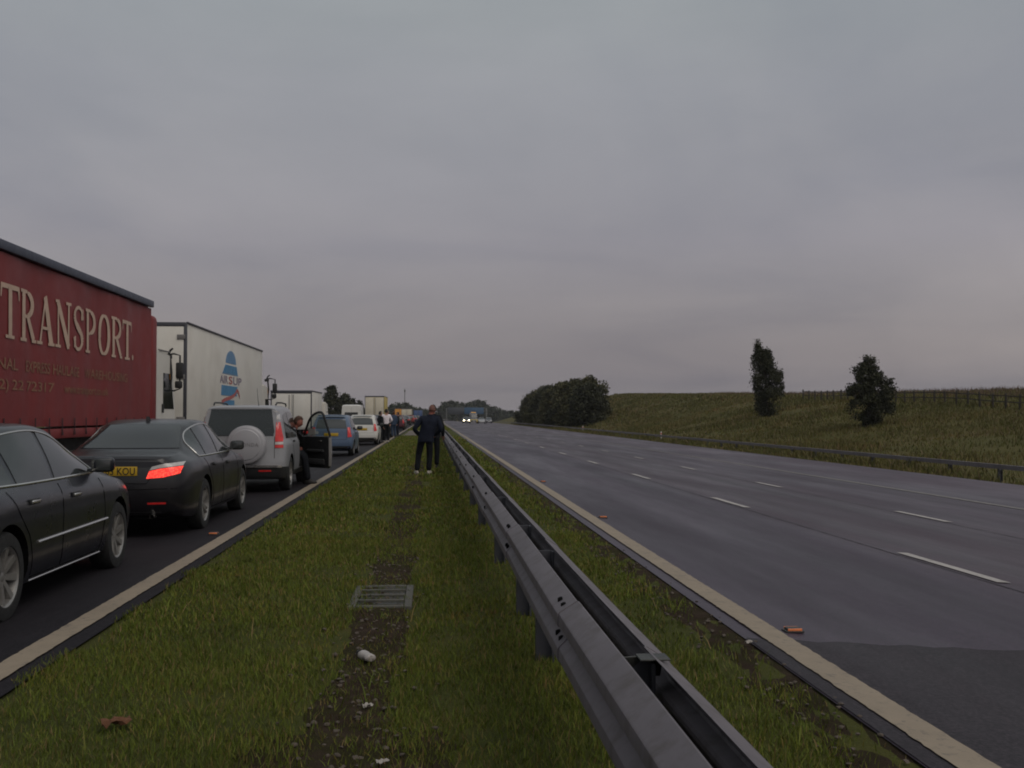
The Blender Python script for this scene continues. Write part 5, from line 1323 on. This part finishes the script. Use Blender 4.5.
def person(loc, rz, pose, mats, label, hair='short', scale=1.0, coat=.0):
    """mats = (top, trousers, skin, shoe, hair)"""
    J = dict(STAND); J.update(pose); J = {k: Vector(v) for k, v in J.items()}
    names = ['pelvis', 'waist', 'chest', 'neck', 'shL', 'elL', 'wrL', 'shR', 'elR', 'wrR', 'hipL', 'knL', 'anL', 'hipR', 'knR', 'anR']
    rad = dict(pelvis=(.150, .115), waist=(.145 + coat, .112 + coat), chest=(.165 + coat, .12 + coat), neck=(.058, .058), shL=(.086, .086), elL=(.068, .068), wrL=(.048, .048), hipL=(.108, .108), knL=(.082, .082), anL=(.076, .072))
    for k in list(rad):
        if k.endswith('L'): rad[k[:-1] + 'R'] = rad[k]
    V = [J[n] for n in names]; ix = {n: i for i, n in enumerate(names)}
    E = [('pelvis', 'waist'), ('waist', 'chest'), ('chest', 'neck'), ('chest', 'shL'), ('shL', 'elL'), ('elL', 'wrL'), ('chest', 'shR'), ('shR', 'elR'), ('elR', 'wrR'), ('pelvis', 'hipL'), ('hipL', 'knL'), ('knL', 'anL'), ('pelvis', 'hipR'), ('hipR', 'knR'), ('knR', 'anR')]
    Vs, Fs = skin_mesh([tuple(v) for v in V], [(ix[a], ix[b]) for a, b in E], [rad[n] for n in names], 0)
    reg = {('pelvis', 'waist'): 0, ('waist', 'chest'): 0, ('chest', 'neck'): 0, ('chest', 'shL'): 0, ('shL', 'elL'): 0, ('elL', 'wrL'): 0, ('chest', 'shR'): 0, ('shR', 'elR'): 0, ('elR', 'wrR'): 0}
    def near(c):
        best, bk = 9, None
        for a, b in E:
            A, B = J[a], J[b]; t = max(0, min(1, (c - A).dot(B - A) / (B - A).length_squared)); d = (A + (B - A) * t - c).length
            if d < best: best, bk = d, ((a, b), t)
        return bk
    mb = MB()
    for f in Fs:
        pass
    mi = []
    hem = pose.get('hem', None)
    for f in Fs:
        c = sum((Vs[i] for i in f), Vector()) / len(f); (k, t) = near(c)
        r_ = reg.get(k, 1)
        if k == ('pelvis', 'waist') and t < .15 and not coat: r_ = 1
        if coat and (c.z > J['pelvis'].z - .13) and k[0] in ('pelvis', 'hipL', 'hipR'): r_ = 0
        if k == ('chest', 'neck') and t > .82 and not coat: r_ = 2
        mi.append(r_)
    b = len(mb.v); mb.v += [tuple(v) for v in Vs]; mb.f += [tuple(i + b for i in f) for f in Fs]; mb.m += mi
    # head: one closed surface with brow, nose, chin and ears
    H = J['head']; face = Vector(pose.get('look', (0, 1, 0))).normalized(); right = face.cross(Vector((0, 0, 1))).normalized(); up = right.cross(face)
    bm = bmesh.new(); bmesh.ops.create_uvsphere(bm, u_segments=20, v_segments=16, radius=1)
    for v in bm.verts:
        x, y, z = v.co
        w = .074 * (1 - .22 * max(0, -z) ** 1.3); dpt = .095 * (1 - .10 * max(0, -z)); hh = .118
        px_, py_, pz_ = x * w, y * dpt, z * hh
        if y > .75 and abs(x) < .28 and -.45 < z < .1: py_ += .022 * (1 - abs(x) / .28) * (1 - abs(z + .22) / .35 if abs(z + .22) < .35 else 0)   # nose
        if y > .55 and .05 < z < .28 and .15 < abs(x) < .6: py_ -= .008                                                                    # eye sockets
        if y > .6 and z < -.62: py_ += .010                                                                                             # chin
        if y < -.3 and z < -.3: py_ += .012
        v.co = H + right * px_ + face * py_ + up * pz_
    mb.addbm(bm, 2)
    for s in (-1, 1):
        bm = bmesh.new(); bmesh.ops.create_icosphere(bm, subdivisions=2, radius=1)
        for v in bm.verts: v.co = H + right * (s * .076 + v.co.x * .010) + face * (-.008 + v.co.y * .020) + up * (-.006 + v.co.z * .032)
        mb.addbm(bm, 2)
        for nm, m_, cz, sx_, sz_ in (('eye', 4, .018, .014, .007),):
            bm = bmesh.new(); bmesh.ops.create_icosphere(bm, subdivisions=1, radius=1)
            for v in bm.verts: v.co = H + right * (s * .030 + v.co.x * sx_) + face * (.082 + v.co.y * .007) + up * (cz + v.co.z * sz_)
            mb.addbm(bm, m_)
    bm = bmesh.new(); bmesh.ops.create_icosphere(bm, subdivisions=1, radius=1)
    for v in bm.verts: v.co = H + right * v.co.x * .024 + face * (.088 + v.co.y * .006) + up * (-.060 + v.co.z * .006)
    mb.addbm(bm, 4)
    mb.tube([J['neck'] - Vector((0, 0, .03)), (J['neck'] * .5 + H * .5) - up * .02, H - up * .05 - face * .01], [.060, .055, .056], 12, 2)
    # hands and shoes
    for s, el, wr in ((-1, 'elL', 'wrL'), (1, 'elR', 'wrR')):
        d = (J[wr] - J[el]).normalized(); side_ = d.cross(Vector((0, 1, .2))).normalized() if abs(d.y) < .9 else Vector((0, 0, 1)); nrm = side_.cross(d).normalized()
        if pose.get('hand' + ('L' if s < 0 else 'R')): d = Vector(pose['hand' + ('L' if s < 0 else 'R')]).normalized(); side_ = d.cross(nrm).normalized()
        W = J[wr]; T = Matrix((tuple(side_) + (0,), tuple(d) + (0,), tuple(nrm) + (0,), (0, 0, 0, 1))).transposed(); T.translation = W
        bm = bmesh.new(); bmesh.ops.create_cube(bm, size=1); bmesh.ops.bevel(bm, geom=list(bm.edges), offset=.25, segments=2, affect='EDGES'); mb.addbm(bm, 2, T @ Matrix.Translation((0, .045, 0)) @ Matrix.Diagonal((.082, .115, .034, 1)))
        for q, (ox, ln) in enumerate(((-.030, .068), (-.010, .078), (.010, .074), (.029, .058))):
            P = [Vector((ox, .08, 0)), Vector((ox * 1.1, .10 + ln * .45, .006)), Vector((ox * 1.15, .10 + ln * .78, .022)), Vector((ox * 1.15, .10 + ln * .92, .042))]
            mb.tube([T @ a for a in P], [.0098, .0092, .0082, .006], 7, 2)
        P = [Vector((-.036, .02, .004)), Vector((-.062, .055, .014)), Vector((-.066, .088, .026))]; mb.tube([T @ a for a in P], [.012, .0105, .008], 7, 2)
        mb.tube([W - d * .05, W + d * .012], [.040, .036], 10, 0)
    for s, kn, an in ((-1, 'knL', 'anL'), (1, 'knR', 'anR')):
        A = J[an]; td = Vector(pose.get('toe' + ('L' if s < 0 else 'R'), (s * .22, 1, 0))).normalized(); rt = td.cross(Vector((0, 0, 1)))
        bm = bmesh.new(); bmesh.ops.create_uvsphere(bm, u_segments=14, v_segments=10, radius=1)
        for v in bm.verts:
            x, y, z = v.co; z = max(z, -.55); v.co = A + td * (.055 + y * .142) + rt * (x * (.050 - .008 * (y < 0))) + Vector((0, 0, -.055 + z * (.052 if y > .2 else .075) + .013))
        mb.addbm(bm, 3)
    o = mb.build('person', [mats[0], mats[1], mats[2], mats[3], mats[4]], None, 60)
    o.location = loc; o.rotation_euler = (0, 0, rz); o.scale = (scale,) * 3
    tag(o, label, 'person')
    if coat:      # jacket: a loose shell from collar to below the hips
        P_, W_, C_, N_ = J['pelvis'], J['waist'], J['chest'], J['neck']; jm = MB(); rings = []
        secs = [(P_ + Vector((0, 0, -.10)), .205, .150), (P_ + Vector((0, 0, .02)), .200, .150), (W_, .198, .148), (C_ - Vector((0, 0, .08)), .215, .152), (C_ + Vector((0, 0, .03)), .225, .145), (C_ * .45 + N_ * .55, .185, .115), (N_ - Vector((0, 0, .005)), .092, .088), (N_ + Vector((0, 0, .045)), .078, .080)]
        n = 26
        for i_, (c_, rx_, ry_) in enumerate(secs):
            for k_ in range(n):
                q = 2 * PI * k_ / n; e_ = 1 + .02 * math.sin(q * 5 + i_ * 1.7) + .012 * math.sin(q * 9 - i_)
                jm.v.append(tuple(c_ + Vector((rx_ * e_ * math.copysign(abs(math.cos(q)) ** .85, math.cos(q)), ry_ * e_ * math.copysign(abs(math.sin(q)) ** .85, math.sin(q)), .012 * math.sin(q * 3) if i_ == 0 else 0))))
        for i_ in range(len(secs) - 1):
            for k_ in range(n): jm.f.append((i_ * n + k_, i_ * n + (k_ + 1) % n, (i_ + 1) * n + (k_ + 1) % n, (i_ + 1) * n + k_)); jm.m.append(0)
        jo = jm.build('jacket', mats[0], o, 70); sb_ = jo.modifiers.new('soft', 'SUBSURF'); sb_.levels = 1; sb_.render_levels = 1
    if hair:
        bm = bmesh.new(); bmesh.ops.create_uvsphere(bm, u_segments=20, v_segments=14, radius=1); dele = []
        for v in bm.verts:
            x, y, z = v.co; g = 1.0 + random.uniform(-.03, .05)
            lim = -.45 if y < .1 else (.25 + .5 * (y - .1) if hair != 'long' else .1 + .5 * (y - .1))
            if z < lim: dele.append(v)
            t = .009 if hair == 'thin' else .017
            v.co = H + right * x * (.074 + t) * g + face * (y * (.095 + t) * g - .004) + up * (z * (.118 + t) * g + .004)
        bmesh.ops.delete(bm, geom=dele, context='VERTS')
        h = MB(); h.addbm(bm); ho = h.build('hair', mats[4], o, 60); sm_ = ho.modifiers.new('thick', 'SOLIDIFY'); sm_.thickness = .008; sm_.offset = -1
    return o
Z = lambda x, y: gz(x, y) + .006
# man with his back to the camera on the grass
person((-.16, 26.4, Z(-.16, 26.4)), R(-2), dict(pelvis=(.03, 0, .92), waist=(.07, .01, 1.08), chest=(.125, .02, 1.31), neck=(.145, .03, 1.46), head=(.185, .06, 1.615), look=(.08, 1, -.25),
        shL=(-.075, .02, 1.395), elL=(-.26, -.05, 1.13), wrL=(-.11, .13, .96), shR=(.325, .02, 1.395), elR=(.42, -.04, 1.13), wrR=(.25, .15, .98),
        hipL=(-.07, 0, .88), knL=(-.15, .06, .48), anL=(-.185, -.02, .085), hipR=(.125, 0, .88), knR=(.13, .03, .48), anR=(.105, .0, .085), toeL=(-.35, 1, 0), toeR=(.3, 1, 0)),
       ('cloth_navy', 'cloth_black', 'skin_red', 'shoe_pale', 'hair_thin'), 'man in dark jacket and trousers standing on the grass with his back turned', 'thin', 1.0, .035)
person((.06, 29.4, Z(.06, 29.4)), R(-6), dict(elR=(.27, -.02, 1.14), wrR=(.27, .10, .92), anL=(-.10, -.02, .085), anR=(.10, .02, .085)),
       ('cloth_black', 'cloth_black', 'skin', 'shoe_dark', 'hair_dark'), 'person in black partly hidden behind the man on the grass, beside the barrier', 'short', 1.0, .03)
person((-2.42, 57.4, Z(-2.42, 57.4)), R(8), dict(elL=(-.30, -.03, 1.16), wrL=(-.16, .16, 1.04), elR=(.30, -.03, 1.16), wrR=(.16, .16, 1.04), anL=(-.09, .05, .085), anR=(.10, -.08, .085)),
       ('cloth_pink', 'cloth_black', 'skin', 'shoe_pale', 'hair_dark'), 'man in a pale pink shirt and black trousers standing beside the white hatchback', 'short', 1.02)
person((-2.72, 57.0, Z(-2.7, 57)), R(-60), dict(), ('cloth_black', 'cloth_black', 'skin', 'shoe_dark', 'hair_dark'), 'person in black standing between the pale shirted man and the white hatchback', 'short', .96, .02)
person((-2.80, 68.5, Z(-2.8, 68.5)), R(150), dict(), ('cloth_navy', 'cloth_black', 'skin', 'shoe_dark', 'hair_grey'), 'grey haired person behind the pale shirted man, facing the camera', 'short', 1.02)
person((-2.50, 71.0, Z(-2.5, 71)), R(30), dict(elL=(-.27, -.02, 1.15), wrL=(-.2, .14, 1.0)), ('cloth_blue', 'cloth_blue', 'skin_red', 'shoe_dark', 'hair_brown'), 'man in blue work clothes standing at the edge line', 'short', .98, .02)
person((-2.28, 72.8, Z(-2.28, 72.8)), R(100), dict(), ('cloth_black', 'cloth_navy', 'skin', 'shoe_dark', 'hair_dark'), 'person in dark clothes just right of the man in blue', 'short', .94)
# driver sitting sideways in the off-roader, feet on the road (faces right)
sx, sy = -3.03, 23.02
person((sx, sy, gz(-2.7, 23) + .014), R(-90), dict(pelvis=(0, -.16, .83), waist=(0, -.10, .98), chest=(0, .03, 1.14), neck=(0, .10, 1.24), head=(0, .17, 1.335), look=(.1, 1, -.35),
        shL=(-.18, .05, 1.18), elL=(-.22, -.02, .93), wrL=(-.08, .12, .82), shR=(.18, .05, 1.18), elR=(.22, -.02, .93), wrR=(.08, .12, .82),
        hipL=(-.09, -.10, .80), knL=(-.11, .30, .62), anL=(-.10, .33, .085), hipR=(.09, -.10, .80), knR=(.13, .32, .60), anR=(.14, .40, .085), toeL=(-.1, 1, 0), toeR=(.1, 1, 0)),
       ('cloth_black', 'cloth_black', 'skin_red', 'shoe_dark', 'hair_brown'), 'driver sitting sideways in the silver off-roader with feet on the road', 'short', 1.0, .0)

# ------------------------------------------------------------------ trees
def leaves_mesh(name, centres, sizes, matname):
    n = len(centres); C = np.array(centres); s = np.array(sizes)
    nrm = rng.normal(size=(n, 3)); nrm /= np.linalg.norm(nrm, axis=1)[:, None]
    a = np.cross(nrm, rng.normal(size=(n, 3))); a /= np.linalg.norm(a, axis=1)[:, None]; b = np.cross(nrm, a)
    V = np.stack([C - a * s[:, None], C + b * s[:, None] * .55, C + a * s[:, None], C - b * s[:, None] * .55], 1).reshape(-1, 3)
    me = bpy.data.meshes.new(name); me.vertices.add(n * 4); me.vertices.foreach_set('co', V.reshape(-1).astype(np.float32))
    me.loops.add(n * 4); me.loops.foreach_set('vertex_index', np.arange(n * 4, dtype=np.int32)); me.polygons.add(n); me.polygons.foreach_set('loop_start', (np.arange(n) * 4).astype(np.int32))
    me.update(calc_edges=True); me.materials.append(M[matname]); return me
def tree(x, y, h, prof, nclump, per, leaf, matname, label, group=None, trunk_h=.25, name='tree', r_clump=.22, lean=0.0, cat='tree', z=None, tall=.9, lobes=((0, 1, 1, 1),)):
    """prof(t) = crown half width at relative height t (m)"""
    z0 = (gz(x, y) if z is None else z) - .1; root = empty(name, (x, y, z0)); tag(root, label, cat, group)
    C, S_ = [], []
    limbs = []
    for k in range(nclump):
        ldx, lh, lw, _ = random.choices(lobes, [q[3] for q in lobes])[0]
        t = random.random() ** .85; w = max(prof(t) * lw, .02); r_ = w * math.sqrt(random.random()) * (1.0 if random.random() < .8 else 1.12); a = random.uniform(0, 2 * PI)
        cz = h * (trunk_h * .5 + (1 - trunk_h * .5) * t); c = np.array([r_ * math.cos(a) + lean * t + ldx * min(1, t * 2.5), r_ * math.sin(a), cz * lh])
        rc = r_clump * random.uniform(.6, 1.35)
        m_ = int(per * random.uniform(.35, 1.5)); pts = np.clip(rng.normal(size=(m_, 3)), -1.55, 1.55) * rc * .55; pts[:, 2] *= tall
        C.append(c + pts); S_.append(leaf * rng.uniform(.6, 1.3, m_))
        if random.random() < min(.25, 24 / nclump): limbs.append(c)
    me = leaves_mesh('crown', np.concatenate(C), np.concatenate(S_), matname); link_mesh('crown', me, root)
    mb = MB(); tr = max(.04, h * .022)
    mb.tube([(0, 0, -.1), (lean * .2, .0, h * .3), (lean * .6, 0, h * .65), (lean, 0, h * .9)], [tr * 1.3, tr, tr * .6, tr * .15], 8)
    for c in limbs:
        zs = max(.1 * h, c[2] - .35 * math.hypot(c[0], c[1]) - .1 * h); mb.tube([(lean * zs / h, 0, zs), (c[0] * .55, c[1] * .55, (zs + c[2]) / 2 + .02 * h), tuple(c)], [tr * .5, tr * .3, tr * .08], 5)
    mb.build('trunk', 'bark', root, 60); return root
t1 = mono([(0, .55), (.12, .95), (.3, 1.25), (.5, 1.42), (.66, 1.3), (.74, 1.0), (.82, .6), (.9, .42), (1, .10)])
tree(30.75, 94.5, 6.9, t1, 230, 90, .09, 'leaf_dark', 'tall narrow dark tree on the grass bank with a ragged tip', trunk_h=.10, r_clump=.34, lean=-.1, tall=1.5, lobes=((.22, .87, 1.0, .68), (-.66, 1.0, .44, .18), (-.1, .93, .40, .16)))
t2 = mono([(0, .5), (.1, 1.0), (.25, 1.55), (.45, 1.8), (.65, 1.5), (.8, 1.05), (.92, .6), (1, .2)])
tree(30.6, 71.4, 4.85, t2, 185, 95, .08, 'leaf_dark', 'broad rounded dark tree on the grass bank nearest the camera', trunk_h=.08, r_clump=.34, tall=.8, lobes=((0, 1, .85, .6), (.7, .8, .62, .2), (-.65, .82, .6, .2)))
GB = 'trees massed beside the road at the foot of the bank'
mass = [(22.6, 154, 6.3, 2.7), (23.7, 160, 6.7, 3.2), (22.0, 167, 7.0, 3.4), (23.6, 174, 7.2, 3.5), (22.2, 183, 7.2, 3.6), (23.6, 192, 7.0, 3.6), (22.2, 203, 6.9, 3.7), (23.4, 216, 6.7, 3.7), (22.3, 231, 6.5, 3.7), (23.6, 246, 6.0, 3.3), (23.4, 258, 5.4, 2.9), (20.6, 158, 3.0, 2.0), (20.4, 172, 3.2, 2.2), (20.3, 190, 3.2, 2.2), (20.2, 212, 3.2, 2.4), (20.4, 238, 3.0, 2.4)]
words_ = ['tallest end tree of the roadside tree mass, nearest the grass bank', 'rounded tree behind the near end of the roadside tree mass']
for i, (u, y, h, w) in enumerate(mass):
    u += .65
    h *= random.uniform(.93, 1.05); pf = mono([(0, w * .8), (.3, w), (.6, w * .97), (.82, w * .74), (.94, w * .42), (1, w * .15)])
    lab = 'dark rounded tree in the mass of trees beside the wet carriageway' if h > 4 else 'low bush at the foot of the roadside tree mass'
    tree(u + cv(y), y, h, pf, 170, 60, .19, 'leaf_olive' if i % 3 else 'leaf_dark', lab, GB if h > 4 else 'low bushes at the foot of the tree mass', trunk_h=.06, r_clump=.66)
GL = 'trees beside the far end of the queue'
def rnd(w): return mono([(0, w * .6), (.3, w), (.6, w * .95), (.82, w * .62), (1, w * .18)])
tree(-18.8, 200, 7.3, rnd(1.9), 130, 26, .25, 'leaf_dark', 'pointed dark tree above the open car door', GL, trunk_h=.1, r_clump=.5)
tree(-17.3, 214, 6.0, rnd(2.6), 150, 26, .27, 'leaf_dark', 'rounded dark tree above the blue hatchback, right of the pointed tree', GL, trunk_h=.1, r_clump=.55)
tree(-17.8, 262, 5.5, rnd(1.7), 90, 22, .28, 'leaf_dark', 'small dark tree between the white van and the cream doored lorry', GL, trunk_h=.1, r_clump=.5)
for i, (px, top, Y, w) in enumerate([(392, 405, 520, 3.5), (399, 404, 500, 4.0), (406, 404.5, 530, 4.0), (412, 407, 560, 3.5), (419, 409, 600, 4), (426, 410, 640, 4)]):
    X = (px - 431) * Y / 1050; zt = 1.5 + (415 - top) * Y / 1050; z = min(gz(X, Y), zt - 5)
    tree(X, Y, zt - z + .1, rnd(w), 70, 16, .6, 'leaf_far', 'tiny distant tree above the far end of the traffic queue', 'distant trees above the queue', trunk_h=.1, r_clump=1.1, z=z)
woods = [(441, 408), (445, 403.5), (450, 401.5), (456, 402.5), (462, 404), (468, 404.5), (473, 402), (478, 401), (483, 403), (488, 406), (493, 408), (498, 409.5), (504, 411), (510, 412), (517, 412)]
for i, (px, top) in enumerate(woods):
    Y = 760 + 60 * math.sin(i * 2.3); X = (px - 431) * Y / 1050; zt = 1.5 + (415 - top) * Y / 1050; z = min(gz(X, Y), zt - 9)
    tree(X, Y, zt - z + .1, rnd(4.6), 90, 16, .8, 'leaf_far', 'dark distant tree in the wood behind the gantry', 'trees of the distant wood', trunk_h=.1, r_clump=1.5, z=z)

# ------------------------------------------------------------------ distant furniture
def gantry():
    Y = 500; root = empty('sign_gantry', (cv(Y), Y, gz(cv(Y) + 2, Y))); tag(root, 'grey motorway gantry with a blue sign spanning the wet carriageway far away', 'gantry')
    z0 = root.location.z; zt = 4.7 - z0
    for u in (-.8, 18.2):
        mb = MB(); mb.box((u, 0, zt / 2 - .3), (.55, .55, zt + .6), .05); mb.build('post', 'gantry_metal', root)
    mb = MB()
    for yy in (-.5, .5):
        for zz in (zt - .15, zt - 1.5): mb.box((8.7, yy, zz), (19.6, .16, .16), .02)
        for k in range(14):
            x0 = -.8 + k * 19 / 14; mb.tube([(x0, yy, zt - 1.5 if k % 2 else zt - .15), (x0 + 19 / 14, yy, zt - .15 if k % 2 else zt - 1.5)], .06, 6)
    mb.build('beam', 'gantry_metal', root)
    mb = MB(); mb.box((12.2, -.72, zt - 1.25), (9.2, .14, 3.1), .03); mb.build('sign_panel', 'sign_blue', root)
    mb = MB(); mb.box((3.6, -.72, zt - 1.25), (7.4, .14, 3.1), .03); mb.build('sign_panel', 'sign_grey', root)
gantry()
mb = MB(); mb.tube([(0, 0, -2), (0, 0, 9), (0, 0, 19.5)], [.35, .28, .2], 10); mb.box((0, 0, 18.3), (.9, .9, 1.4), .1); mb.box((0, 0, 12), (.6, .6, .5), .05)
X = (405 - 431) * 640 / 1050; o = mb.build('radio_mast', 'gantry_metal', None, 30, (X, 640, gz(X, 640))); tag(o, 'thin grey radio mast rising above the far end of the queue', 'mast')
# post and rail fence along the bank top
fx = 40.2
fn = empty('rail_fence', (fx, 60, gz(fx, 60))); tag(fn, 'dark wooden post and rail fence along the top of the grass bank', 'fence')
y = 62.0; ys_ = []
pm = MB(); pm.box((0, 0, .5), (.13, .13, 1.25), .02); pmesh = pm.mesh('post', 'fence_wood', 30)
while y < 112:
    o = link_mesh('post', pmesh, None, (fx, y, gz(fx, y) + random.uniform(-.03, .05))); o.rotation_euler = (random.uniform(-.04, .04), random.uniform(-.05, .05), 0); rel(o, fn); ys_.append(y); y += 1.75
for hz in (.55, .95):
    mb = MB(); V, F = [], []
    for yy in ys_:
        z_ = gz(fx, yy) + hz + random.uniform(-.02, .02)
        V += [(fx - .10, yy, z_ - .035), (fx - .065, yy, z_ - .035), (fx - .065, yy, z_ + .035), (fx - .10, yy, z_ + .035)]
    for i in range(len(ys_) - 1):
        for q in range(4): F.append((i * 4 + q, i * 4 + (q + 1) % 4, (i + 1) * 4 + (q + 1) % 4, (i + 1) * 4 + q))
    mb.add(V, F); o = mb.build('rail', 'fence_wood', None, 0); rel(o, fn)
for y, lab in ((128, 'white marker post behind the roadside barrier, left of the tree mass'), (84, 'white marker post behind the roadside barrier, below the narrow tree')):
    u = 18.6; mb = MB(); mb.box((0, 0, .4), (.10, .06, .9), .02); o = mb.build('marker_post', 'marker_white', None, 30, (u, y, gz(u, y))); tag(o, lab, 'marker post')
    m2 = MB(); m2.box((0, -.034, .68), (.07, .008, .12), .003); m2.build('reflector', 'lamp_red', o)

# ------------------------------------------------------------------ damp air
m = bpy.data.materials.new('haze'); m.use_nodes = True; M['haze'] = m; nt = m.node_tree
nt.nodes.remove(nt.nodes['Principled BSDF']); pv = nt.nodes.new('ShaderNodeVolumePrincipled'); pv.inputs['Color'].default_value = (.86, .85, .88, 1); pv.inputs['Density'].default_value = .00016; pv.inputs['Anisotropy'].default_value = .2
nt.links.new(pv.outputs[0], nt.nodes['Material Output'].inputs['Volume'])
mb = MB(); mb.box((60, 700, 9), (3400, 1700, 44)); hz = mb.build('haze', 'haze', None, 0); tag(hz, kind='stuff')
